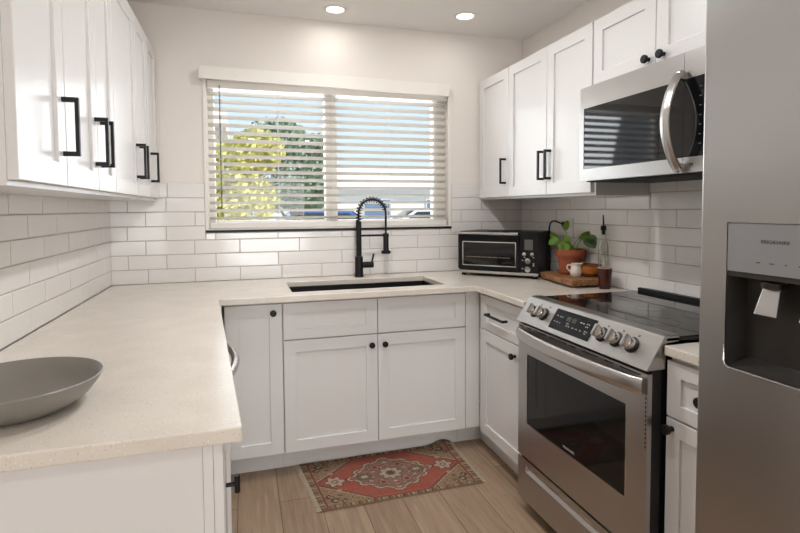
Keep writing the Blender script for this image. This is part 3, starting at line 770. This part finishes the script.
# ------------------------------------------------------------------ toaster oven (built square, then turned into the corner)
def toaster():
    A = Vector((1.972, -.208, CT)); B = Vector((2.312, -.572, CT)); wd = (B - A).length
    rz = math.atan2(B.y - A.y, B.x - A.x)
    t = thing('toaster_oven', A, 'black countertop toaster oven set diagonally in the right corner', 'oven', rz=rz)
    # local: x along the front, +y into the corner, z up
    P = lambda name, bm, m, par=t, sm=False: link(name, bm, m, par, smooth=sm, local=True)
    dp = .30; h0, h1 = .018, .270; dx = wd * .775
    P('body', one_box(.004, wd - .004, .016, dp, h0, h1, .006), M_blackp)
    d = P('door', one_box(.002, dx, .0, .016, h0 + .022, h1 - .018, .003), M_blackp)
    P('door_window', one_box(.035, dx - .020, -.0015, .002, .068, .205), M_blackglass, d)
    b = NB(); u0, u1, z0, z1, w = .032, dx - .017, .063, .210, .0055
    box(b, u0, u1, -.003, 0, z0, z0 + w, .001); box(b, u0, u1, -.003, 0, z1 - w, z1, .001); box(b, u0, u0 + w, -.003, 0, z0 + w, z1 - w); box(b, u1 - w, u1, -.003, 0, z0 + w, z1 - w)
    P('window_frame', b, M_chrome, d)
    b = NB()
    for i in range(26): box(b, .055 + i * .0107, .062 + i * .0107, -.0024, -.0016, .1145, .1175 + .001 * (i % 3))
    P('rack', b, M_brass, d)
    P('handle', one_box(-.012, dx + .004, -.034, -.008, .252, .268, .004), M_steelh, d)
    b = NB()
    for x in (.02, dx - .03): box(b, x, x + .012, -.014, .002, .238, .257)
    P('handle_bracket', b, M_blackp, d)
    p = P('control_panel', one_box(dx + .004, wd - .001, -.002, .016, h0 + .012, h1 + .004, .003), M_blackp)
    cx = (dx + wd) / 2 + .004
    P('display', one_box(cx - .027, cx + .022, -.0032, -.001, .168, .228), M_lcd, p)
    for x, z, r in ((cx - .026, .143, .0125), (cx + .020, .143, .0125), (cx - .006, .104, .0185), (cx - .006, .056, .0185)):
        P('button' if r < .015 else 'dial', lathe(NB(), [(r, 0), (r, .006), (r * .9, .010), (0, .0105)], (x, -.002, z), 24, (0, -1, 0)), M_chrome, p, True)
    b = NB()
    for x, z in ((cx - .026, .124), (cx + .026, .124), (cx + .026, .088), (cx + .026, .078), (cx - .038, .106), (cx - .038, .058)): P('button_mark', box(NB(), x - .004, x + .004, -.003, -.001, z - .002, z + .004), M_inkw, p)

    P('base_strip', one_box(.0, wd, -.006, .016, h0, h0 + .016, .002), M_steelh)
    for x in (.03, wd - .03):
        for y in (.03, dp - .03): P('foot', cyl(NB(), (x, y, 0), (x, y, h0 + .003), .014, .016, 14), M_blackp)
toaster()

# ------------------------------------------------------------------ outlet, plug and cord
t = thing('wall_outlet', (2.52, -.5535, 1.20), 'white duplex wall outlet behind the potted plant', 'outlet')
fo = face_fn('W', W - .0085)
link('cover_plate', fbox(NB(), fo, -.595, -.516, 1.140, 1.262, .0002, .006, .002), M_outlet, t)
for z in (1.176, 1.228):
    link('socket', fbox(NB(), fo, -.572, -.535, z - .017, z + .017, .006, .0075, .001), M_outlet, t)
b = NB()
for u in (-.562, -.545): fbox(b, fo, u - .0012, u + .0012, 1.170, 1.180, .0074, .0078)
link('slots', b, M_dark, t)
b = NB(); fbox(b, fo, -.566, -.541, 1.214, 1.242, .0078, .045, .004)
t2 = tag(link('power_cord', b, M_blackp, org=(2.49, -.5535, 1.228)), 'black power cord with plug in the outlet, looping down behind the toaster oven', 'cord')
p0 = [(2.486, -.545, 1.229), (2.470, -.515, 1.243), (2.468, -.48, 1.246), (2.470, -.45, 1.232), (2.478, -.425, 1.195), (2.484, -.415, 1.13), (2.485, -.415, 1.05), (2.485, -.418, .98), (2.486, -.41, .925), (2.485, -.38, .920), (2.478, -.35, .920)]
def smooth_path(ps, n=8):
    ps = [Vector(p) for p in ps]; out = []
    for i in range(len(ps) - 1):
        a, b_, c, d_ = ps[max(i - 1, 0)], ps[i], ps[i + 1], ps[min(i + 2, len(ps) - 1)]
        for k in range(n):
            s = k / n; out.append(.5 * ((2 * b_) + (c - a) * s + (2 * a - 5 * b_ + 4 * c - d_) * s * s + (3 * b_ - a - 3 * c + d_) * s ** 3))
    return out + [ps[-1]]
link('cable', tube(NB(), smooth_path(p0), .0045, 8), M_blackp, t2, smooth=True)

# ------------------------------------------------------------------ board and the things on it
BT = .958
def board():
    t = thing('serving_board', (2.40, -.75, CT), 'thick live-edge wooden serving board beside the range carrying the plant and pottery', 'board')
    rd = random.Random(5)
    left = [(2.288, -.925), (2.283, -.88), (2.292, -.84), (2.287, -.79), (2.298, -.74), (2.305, -.69), (2.315, -.62), (2.330, -.560)]
    poly = left + [(2.40, -.545), (2.46, -.545), (2.515, -.556), (2.518, -.70), (2.520, -.85), (2.518, -.926), (2.45, -.928), (2.36, -.927)]
    b = NB(); n = len(poly); cx, cy = 2.41, -.75; rings = []
    for z, k, j in ((.936, .0, -.004), (.924, .005, .012), (.932, .0, .004), (BT - .006, .0, -.003), (BT, .004, .002)):
        r = []
        for i, (x, y) in enumerate(poly):
            f = (1 if i < 9 else .25); dx, dy = (cx - x), (cy - y); l = math.hypot(dx, dy)
            off = (k + (rd.random() * .006 + j) * f); zz = z
            r.append(b.verts.new((x + dx / l * off, y + dy / l * off, zz)))
        rings.append(r)
    rings = rings[1:]
    for A, B in zip(rings, rings[1:]):
        for i in range(n): b.faces.new((A[i], A[(i + 1) % n], B[(i + 1) % n], B[i]))
    b.faces.new(rings[0]); b.faces.new(rings[-1])
    link('slab', b, M_wood, t)
    for x, y in ((2.335, -.89), (2.48, -.89), (2.37, -.62), (2.48, -.60)):
        link('foot', cyl(NB(), (x, y, CT), (x, y, .928), .017, .02, 14), M_wood, t)
board()

def leaf(bm, base, tip, width, nrm, cup=.15, n=8, heart=.0):
    base, tip, nrm = Vector(base), Vector(tip), Vector(nrm).normalized(); ax = tip - base; ln = ax.length; ax.normalize()
    sd_ = ax.cross(nrm).normalized(); up = sd_.cross(ax).normalized(); rows = []
    for i in range(n + 1):
        s = i / n; w = width * (math.sin(math.pi * min(1, s * .86 + .14)) ** .75) * (1 if s < .999 else 0) ; droop = -up * (ln * .22 * s * s)
        c = base + ax * (ln * s) + droop
        if i == n: w = width * .02
        rows.append([bm.verts.new(c + sd_ * (w * q) + up * (width * cup * abs(q) * 1.2) ) for q in (-.5, -.25, 0, .25, .5)])
    for A, B in zip(rows, rows[1:]):
        for k in range(4): bm.faces.new((A[k], A[k + 1], B[k + 1], B[k]))
    r = bmesh.ops.solidify(bm, geom=[f for f in bm.faces if f.is_valid and all(v in sum(rows, []) for v in f.verts)], thickness=.0008)
    return bm
def plant():
    c = Vector((2.443, -.690, BT)); x, y = c.x, c.y
    t = thing('potted_plant', c, 'small leafy plant in a round terracotta pot on the wooden board', 'plant')
    b = lathe(NB(), [(.060, .0), (.064, .002), (.070, .014), (.066, .016), (.060, .006), (0, .005)], c, 40)
    link('saucer', b, M_terra, t, smooth=True)
    b = lathe(NB(), [(.052, .007), (.056, .009), (.071, .097), (.077, .0975), (.083, .134), (.0815, .137), (.076, .136), (.0725, .118), (.0, .118)], c, 40)
    link('pot', b, M_terra, t, smooth=True)
    b = lathe(NB(), [(.0724, .1182), (.06, .123), (.03, .125), (0, .126)], c, 28)
    link('soil', b, M_soil, t, smooth=True)
    st = NB(); ld = []
    cam = Vector((.70, -3.17, 1.32)); tow = (cam - c).normalized()
    rt = Vector((.9, -.42, 0)).normalized()     # to the right as the photo sees it
    #           sideways, towards viewer, height of the leaf base ; leaf: dx, dz, width, material
    spec = [(-.062, .030, .190, -.055, -.030, .050, 0), (-.075, .015, .175, -.030, .040, .040, 0), (-.028, .050, .165, -.022, -.052, .066, 0), (-.040, .045, .160, .042, -.030, .060, 0),
            (-.030, .010, .235, .012, .052, .034, 0), (-.012, .020, .205, -.018, -.050, .040, 0), (.048, .010, .185, .060, .045, .036, 0),
            (.105, .020, .198, .056, -.048, .066, 1), (.118, .030, .205, .048, -.006, .034, 1), (-.010, .015, .15, .028, -.05, .04, 0)]
    rt0, rt2 = rt, Vector((.25, -.97, 0)).normalized()
    for (s, q, h, dx, dz, w, k) in spec:
        rt = rt2 if s > .08 else rt0
        base = c + Vector((rt.x * s * .22, rt.y * s * .22, .124)); tipp = c + rt * s + tow * q + Vector((0, 0, h + .008 - tow.z * q))
        mid = base.lerp(tipp, .5) + Vector((0, 0, .022))
        tube(st, smooth_path([base, mid, tipp], 5), .0016, 6)
        bb = NB(); leaf(bb, tipp, tipp + rt * dx + Vector((0, 0, dz)) + tow * .012, w, tow + Vector((0, 0, .45)))
        ld.append((bb, k))
    link('stems', st, M_leaf, t, smooth=True)
    for bb, k in ld:
        link('leaf', bb, M_leafd if k else M_leaf, t, smooth='all')
plant()
def pitcher():
    c = (2.400, -.800, BT)
    t = thing('creamer_pitcher', c, 'small cream ceramic pitcher in front of the terracotta pot', 'pitcher')
    prof = [(.0, 0), (.026, 0), (.030, .004), (.0355, .022), (.036, .032), (.030, .052), (.0265, .062), (.0275, .072), (.031, .080), (.0295, .080), (.0255, .070), (.0245, .062), (.028, .052), (.034, .032), (.033, .020), (0, .006)]
    prof = [(r * .88, h * .86) for r, h in prof]
    b = lathe(NB(), prof, c, 36)
    sp = Vector((.9, -.42, 0)).normalized()
    for v in b.verts:                              # pull the lip out into a spout
        d = Vector((v.co.x - c[0], v.co.y - c[1], 0)); hgt = v.co.z - c[2]
        if d.length > .01 and hgt > .050:
            k = max(0, d.normalized().dot(sp)) ** 10 * (hgt - .050) / .019
            v.co += sp * .016 * k + Vector((0, 0, .006 * k))
    link('body', b, M_cream, t, smooth=True)
    pts = smooth_path([Vector(c) - sp * .022 + Vector((0, 0, .057)), Vector(c) - sp * .040 + Vector((0, 0, .061)), Vector(c) - sp * .045 + Vector((0, 0, .043)), Vector(c) - sp * .029 + Vector((0, 0, .026))], 6)
    link('handle', tube(NB(), pts, .0042, 10), M_cream, t, smooth=True)
pitcher()
c = (2.474, -.826, BT)
t = thing('bowl', c, 'small amber brown bowl on the board behind the dark red mug', 'bowl')
link('bowl_body', lathe(NB(), [(.0, 0), (.038, 0), (.044, .006), (.052, .020), (.054, .038), (.053, .058), (.050, .058), (.050, .038), (.046, .014), (0, .010)], c, 40), M_oran, t, smooth=True)
link('rim', lathe(NB(), [(.0535, .0575), (.055, .061), (.053, .064), (.050, .061)], c, 40, close=True), M_bowld, t, smooth=True)
link('foot_band', lathe(NB(), [(.040, .0005), (.0475, .0035), (.0535, .016), (.0530, .019), (.045, .007)], c, 40, close=True), M_bowld, t, smooth=True)
c = (2.448, -.972, CT)
t = thing('mug', c, 'dark red tapered mug standing on the counter at the end of the board', 'mug')
link('mug_body', lathe(NB(), [(.0, 0), (.0275, 0), (.0285, .003), (.0350, .100), (.0345, .104), (.0325, .103), (.027, .010), (0, .008)], c, 36), M_mug, t, smooth=True)
link('rim', lathe(NB(), [(.0350, .1035), (.0362, .107), (.0335, .109), (.0325, .104)], c, 36, close=True), M_mugrim, t, smooth=True)
c = (2.496, -.896, BT)
t = thing('oil_bottle', c, 'clear glass oil bottle with black pour spout behind the mug', 'bottle')
link('glass_body', lathe(NB(), [(0, 0), (.023, 0), (.026, .004), (.026, .150), (.024, .170), (.016, .198), (.0125, .206), (.0125, .236), (.0145, .238), (.0145, .246), (.010, .246), (.010, .206), (.0225, .168), (.0245, .150), (.0245, .006), (0, .005)], c, 36), M_bottle, t, smooth=True)
s_ = link('stopper', lathe(NB(), [(.0085, .225), (.0095, .247), (.0145, .249), (.0150, .258), (.0120, .260), (.0145, .262), (.0140, .270), (.007, .274), (0, .274)], c, 24), M_blackp, t, smooth=True)
b = NB(); cyl(b, (c[0], c[1], c[2] + .272), (c[0], c[1] + .004, c[2] + .328), .0042, .0028, 12)
link('pour_spout', b, M_blackp, s_, smooth=True)

# ------------------------------------------------------------------ big grey bowl
c = (.2446, -1.934, CT)
b = lathe(NB(), [(r * 1.022, h * .81) for r, h in [(0, .004), (.070, .004), (.072, 0), (.082, 0), (.105, .010), (.130, .033), (.148, .062), (.1555, .080), (.1535, .0825), (.150, .0805), (.142, .062), (.124, .037), (.098, .018), (.05, .010), (0, .009)]], c, 72)
tag(link('serving_bowl', b, M_bowl, org=c, smooth=True), 'large shallow grey bowl standing on the left counter', 'bowl')

# ------------------------------------------------------------------ rug
def rug():
    L_, D_ = .82, .452; nx, ny = 300, 170
    X0, Y0 = .962, -.958
    c0 = [Vector((1.002, -.960)), Vector((1.787, -.947)), Vector((1.792, -.503)), Vector((.950, -.509))]
    t = thing('rug', (1.37, -.73, 0), 'small faded red oriental rug on the floor before the sink cabinet', 'rug')
    bm = NB(); grid = []
    def hz(u, v):
        d2 = ((u - .945) / .075) ** 2 + ((v - 1.0) / .12) ** 2
        return 0.0065 + .024 * math.exp(-d2 * 1.3) + .0015 * math.sin(u * 9) * math.sin(v * 5 + 1)
    for j in range(ny + 1):
        row = []
        for i in range(nx + 1):
            u, v = i / nx, j / ny
            p = c0[0].lerp(c0[1], u).lerp(c0[3].lerp(c0[2], u), v)
            wob = .003 * math.sin(u * 17 + 1) * (1 - abs(2 * v - 1)) ** 0 * (.5 if v in (0, 1) else .2)
            row.append(bm.verts.new((p.x, p.y + wob, hz(u, v))))
        grid.append(row)
    for j in range(ny):
        for i in range(nx): bm.faces.new((grid[j][i], grid[j][i + 1], grid[j + 1][i + 1], grid[j + 1][i]))
    be = [e for e in bm.edges if len(e.link_faces) == 1]
    r = bmesh.ops.extrude_edge_only(bm, edges=be)
    for g in r['geom']:
        if isinstance(g, bmesh.types.BMVert): g.co.z -= .006
    # colours of the weave
    lin = lambda r, g, b_: np.array(srgb(r, g, b_)[:3])
    RED, RED2, TAN, LIGHT, MAUVE, DARK, OLIVE, PINK = lin(156, 80, 64), lin(136, 70, 57), lin(146, 120, 92), lin(176, 160, 138), lin(130, 98, 88), lin(66, 54, 48), lin(112, 98, 76), lin(160, 106, 90)
    me_cols = {}
    U, V = np.meshgrid(np.linspace(0, 1, nx + 1), np.linspace(0, 1, ny + 1))
    x = (U - .5) * L_; y = (V - .5) * D_
    C = np.zeros(U.shape + (3,)); C[:] = TAN
    def put(mask, col): C[mask] = col
    ax_, ay_ = np.abs(x), np.abs(y)
    # corner scrolls on tan
    sc = np.sin(ax_ * 80 + 3.5 * np.sin(ay_ * 42)) * np.sin(ay_ * 85 + 3 * np.sin(ax_ * 38))
    put(sc > .80, DARK); put((sc < -.80), OLIVE); put((np.sin(x * 60 + y * 80) * np.sin(y * 75 - x * 30) > .9), RED2)
    for qx, qy, rr_ in ((.325, .165, .020), (.285, .180, .013), (.345, .125, .013), (.30, .150, .008)):
        e = np.hypot(ax_ - qx, ay_ - qy); put((np.abs(e - rr_ * .8) < rr_ * .25) & (np.arctan2(ay_ - qy, ax_ - qx) < 2.2), DARK); put(e < rr_ * .3, LIGHT)
    # red hexagon field
    hexd = ay_ / .190 + np.maximum(0, ax_ - .13) / .215 
    field = (np.maximum(ay_ / .188, ay_ / .188 + (ax_ - .340) / .22 * 1.0) < 1) & (ax_ < .345)
    edge = ay_ / .204 + np.maximum(0, (ax_ - .135)) / .245
    put(edge < 1.07, LIGHT); put(edge < 1.035, DARK); put(edge < 1.01, RED)
    put((edge < 1.01) & (edge > .93), RED2)
    put((edge < .92) & (edge > .905), PINK)
    # lobed medallion with stepped outline
    th = np.arctan2(y / .165, x / .235); rr = ((ax_ / .215) ** 1.35 + (ay_ / .160) ** 1.35) ** (1 / 1.35); lob = 1 - .07 * np.abs(np.sin(6 * th)) + .05 * np.sign(np.cos(12 * th)) * .6
    m = rr / lob
    put(m < 1.05, DARK); put(m < 1.02, LIGHT); put(m < .95, DARK); put(m < .93, MAUVE)
    pat = np.sin(9 * th) * np.sin(rr * 16)
    put((m < .88) & (m > .42) & (pat > .55), PINK); put((m < .88) & (m > .42) & (pat < -.68), LIGHT)
    put((m < .88) & (m > .42) & (np.abs(np.sin(8 * th + 1) * np.cos(rr * 21)) > .93), DARK)
    for sx in (-1, 1):
        e = np.hypot((x - sx * .135) / .036, y / .026); put(e < 1.1, DARK); put(e < 1, OLIVE); put(e < .5, LIGHT)
        for dx, dy in ((.06, .075), (.06, -.075)):
            e = np.hypot((x - sx * dx) / .026, (y - dy) / .022); put(e < 1.1, DARK); put(e < .95, PINK); put(e < .45, DARK)
    # centre star
    r0 = np.hypot(x, y * 1.1); t0 = np.arctan2(y, x); st = .052 * (1 + .16 * np.cos(8 * t0))
    put(r0 < st * 1.12, DARK); put(r0 < st, LIGHT); put(r0 < .026, OLIVE); put(r0 < .018 * (1 + .3 * np.cos(6 * t0)), DARK)
    # rosettes at both ends
    for sx in (-1, 1):
        xx = x - sx * .283; r1 = np.hypot(xx, y); t1 = np.arctan2(y, xx); st = .040 * (1 + .22 * np.cos(6 * t1))
        put(r1 < st * 1.14, DARK); put(r1 < st, LIGHT); put(r1 < .018, MAUVE); put(r1 < .009, LIGHT)
        put((np.abs(np.hypot(xx / .012, (ay_ - .085) / .012) - .7) < .3) & (ax_ > .18), LIGHT)
    # borders
    bl = D_ / 2 - ay_; bs = L_ / 2 - ax_
    ub = np.where(bs < .034, y, x)
    bord = (bl < .026) | (bs < .034)
    put(bord, TAN)
    fl = np.sin(ub * 170) > .35
    put(bord & fl & (((bl > .007) & (bl < .018)) | ((bs > .009) & (bs < .025))), lin(104, 84, 64))
    put(bord & (np.sin(ub * 170 + 2.6) > .8) & ((bl < .022) | (bs < .03)), DARK)
    put(bord & (np.sin(ub * 85 + 4.2) > .86), lin(160, 140, 114)); put(bord & (np.sin(ub * 85 + 1.2) > .93), RED2)
    put((np.abs(bl - .027) < .0022) & (bs > .034), DARK); put((np.abs(bs - .036) < .0028) & (bl > .02), DARK)
    put((np.abs(bs - .042) < .0022) & (bl > .03), RED)
    put(bl < .004, OLIVE)
    rng_ = np.random.default_rng(4)
    nz = rng_.normal(0, .10, U.shape) + rng_.normal(0, .09, (ny + 1, 1)) + rng_.normal(0, .05, (1, nx + 1))
    wear = .5 + .5 * np.sin(x * 11 + 1) * np.sin(y * 17 + 2)
    C = C * (1 + nz)[..., None]; C = C * (1 - .16 * wear[..., None]) + .16 * wear[..., None] * lin(150, 124, 100)
    C = np.clip(C, .005, 1)
    flat = C.reshape(-1, 3)
    lay = bm.loops.layers.float_color.new('weave')
    bm.verts.index_update(); nv = (nx + 1) * (ny + 1)
    for f in bm.faces:
        for lp in f.loops:
            i = lp.vert.index
            col = flat[i] if i < nv else lin(120, 98, 76)
            lp[lay] = (col[0], col[1], col[2], 1)
    m_ = mat('wool weave', (.4, .2, .15, 1), .95, bump=(900, .5)); nt = m_.node_tree
    at = nt.nodes.new('ShaderNodeVertexColor'); at.layer_name = 'weave'
    nt.links.new(at.outputs[0], nt.nodes['Principled BSDF'].inputs['Base Color'])
    link('weave', bm, m_, t, smooth='all')
    for (a, b_) in ((c0[0], c0[3]), (c0[1], c0[2])):
        b2 = NB(); out = -1 if a is c0[0] else 1; rd = random.Random(9 + out)
        n = 120
        for i in range(n):
            v = (i + .5) / n
            p = a.lerp(b_, v); l = .014 + rd.random() * .008; z = hz(0 if out < 0 else 1, v)
            q = Vector((p.x + out * l, p.y + rd.uniform(-.005, .005)))
            tube(b2, [(p.x - out * .004, p.y, z + .0005), ((p.x + q.x) / 2, (p.y + q.y) / 2, z * .6 + .001), (q.x, q.y, max(.0016, z * .25))], .0014, 4)
        tag(link('fringe', b2, M_fringe, t), 'cream fringe', kind='stuff')
rug()

# ------------------------------------------------------------------ outside the window
M_asph = mat('asphalt', srgb(168, 164, 160), .9, noise=(3, .08))
struct(link('ground', one_box(-30, 40, .16, 60, -.25, -.15), M_asph), 'pale paved street outside the window')
def foliage(bm, c, rad, n, rd, size):
    for _ in range(n):
        while True:
            p = Vector((rd.uniform(-1, 1), rd.uniform(-1, 1), rd.uniform(-1, 1)))
            if .35 < p.length < 1: break
        p = Vector((p.x * rad[0], p.y * rad[1], p.z * rad[2])) + Vector(c)
        a = Vector((rd.gauss(0, 1), rd.gauss(0, 1), rd.gauss(0, 1))).normalized(); q = a.orthogonal().normalized(); s = size * rd.uniform(.6, 1.3)
        r2 = a.cross(q)
        bm.faces.new([bm.verts.new(p + v) for v in (-q * s, r2 * s * .5 + a * s * .12, q * s, -r2 * s * .5 + a * s * .12)])
    return bm
def tree(name, loc, blobs, trunk_h, col, label, n=900, size=.13, seed=1):
    rd = random.Random(seed)
    t = thing(name, loc, label, 'tree', 'plants outside the window')
    x, y, z = loc; b = NB()
    tube(b, [(x, y, z), (x + .05, y, z + trunk_h * .5), (x - .04, y + .05, z + trunk_h)], [.10, .08, .05], 8)
    for c, r in blobs: tube(b, [(x, y, z + trunk_h * .6), c], [.05, .02], 6)
    link('trunk', b, mat('bark', srgb(96, 78, 62), .9, noise=(12, .2)), t)
    b = NB()
    for c, r in blobs: foliage(b, c, r, n, rd, size)
    link('foliage', b, col, t)
M_t1 = mat('sunlit yellow leaves', srgb(206, 200, 112), .6, noise=(6, .35)); M_t2 = mat('green leaves', srgb(120, 146, 118), .6, noise=(5, .4)); M_t3 = mat('autumn leaves', srgb(214, 196, 140), .6, noise=(5, .3))
tree('yellow_tree', (.45, 7.5, -.15), [((.50, 7.5, 2.1), (.55, .6, .6)), ((.75, 7.6, 1.5), (.65, .6, .55)), ((.35, 7.4, 1.35), (.45, .5, .4)), ((1.0, 7.7, 2.5), (.55, .5, .45))], 1.4, M_t1, 'yellow green tree outside the left half of the window', 1100, .075, 2)
tree('green_tree', (1.9, 9.2, -.15), [((1.8, 9.2, 2.2), (.85, .8, .75)), ((1.5, 9.3, 2.9), (.8, .7, .55)), ((2.2, 9.0, 1.7), (.6, .6, .4)), ((1.3, 9.1, 1.65), (.7, .6, .4)), ((2.4, 9.3, 2.7), (.45, .5, .4))], 1.6, M_t2, 'dark green tree outside, beside the window mullion', 1100, .085, 3)
tree('autumn_tree', (10.2, 24, -.15), [((10.2, 24, 2.6), (1.1, .9, .7)), ((9.0, 24.3, 2.4), (.9, .8, .5)), ((11.2, 24, 2.9), (.7, .8, .6))], 2.0, M_t3, 'small golden tree outside, far behind the right half of the window', 500, .16, 4)
M_house = mat('pale stucco', srgb(244, 241, 238), .9, noise=(4, .02)); M_roof = mat('pale roof shingle', srgb(214, 204, 200), .9, noise=(9, .06))
def house(loc, sx, sy, h, rh, label, wins):
    x, y, z = loc; t = thing('house', loc, label, 'house', 'houses outside the window')
    link('walls', one_box(x - sx / 2, x + sx / 2, y - sy / 2, y + sy / 2, z, z + h), M_house, t)
    o = .35
    link('roof', prism(NB(), [(y - sy / 2 - o, z + h + .001), (y + sy / 2 + o, z + h + .001), (y, z + h + rh)], lambda a, c, d: Vector((d, a, c)), x - sx / 2 - o, x + sx / 2 + o), M_roof, t)
    for wx, wz, ww, wh in wins:
        f = link('window', one_box(x + wx - ww / 2, x + wx + ww / 2, y - sy / 2 - .05, y - sy / 2 + .02, z + wz, z + wz + wh), M_trimw, t)
        link('pane', one_box(x + wx - ww / 2 + .06, x + wx + ww / 2 - .06, y - sy / 2 - .06, y - sy / 2 - .04, z + wz + .06, z + wz + wh - .06), mat('house pane', srgb(120, 140, 165), .15, noise=(4, .1)), f)
house((8.2, 20, -.15), 8.5, 5, 2.35, 1.0, 'pale low house outside the right half of the window', [(-2.2, .9, 1.2, 1.0), (.6, .9, 1.4, 1.0), (2.8, .9, 1.0, 1.0)])
house((-2.2, 17, -.15), 4.2, 5, 4.1, 1.1, 'tall pale house outside at the far left of the window', [(.6, 2.4, .9, 1.0), (1.2, .9, .9, 1.0)])
M_tyre = mat('tyre rubber', (.02, .02, .02, 1), .8, noise=(20, .2))
def car(loc, rz, paint, label):
    t = thing('car', loc, label, 'car', 'cars parked outside', rz=rz)
    prof = [(-2.1, .35), (2.1, .35), (2.15, .75), (1.95, .95), (1.05, 1.02), (.45, 1.42), (-.95, 1.45), (-1.55, 1.02), (-2.1, .95), (-2.15, .6)]
    link('body', prism(NB(), prof, lambda a, c, d: Vector((a, d, c)), -.85, .85, .05), paint, t, local=True)
    g = mat('car glass', (.03, .04, .06, 1), .06, noise=(5, .1))
    for s in (-1, 1):
        link('side_window', prism(NB(), [(.80, 1.04), (.38, 1.36), (-.90, 1.38), (-1.30, 1.04)], lambda a, c, d: Vector((a, d, c)), s * .845, s * .856), g, t, local=True)
    link('windscreen', prism(NB(), [(1.00, 1.06), (.50, 1.395), (.53, 1.42), (1.04, 1.075)], lambda a, c, d: Vector((a, d, c)), -.74, .74), g, t, local=True)
    for a in (-1.35, 1.35):
        for s in (-1, 1):
            b = NB(); cyl(b, (a, s * .70, .33), (a, s * .88, .33), .33, n=24)
            link('wheel', b, M_tyre, t, local=True)
car((3.05, 11.6, -.15), .06, mat('blue car paint', srgb(70, 105, 165), .25, .2, noise=(4, .05)), 'blue car parked outside the left window pane near the mullion')
car((7.2, 15.4, -.15), 3.05, mat('white car paint', srgb(225, 228, 232), .25, noise=(4, .02)), 'white car parked outside the right half of the window')
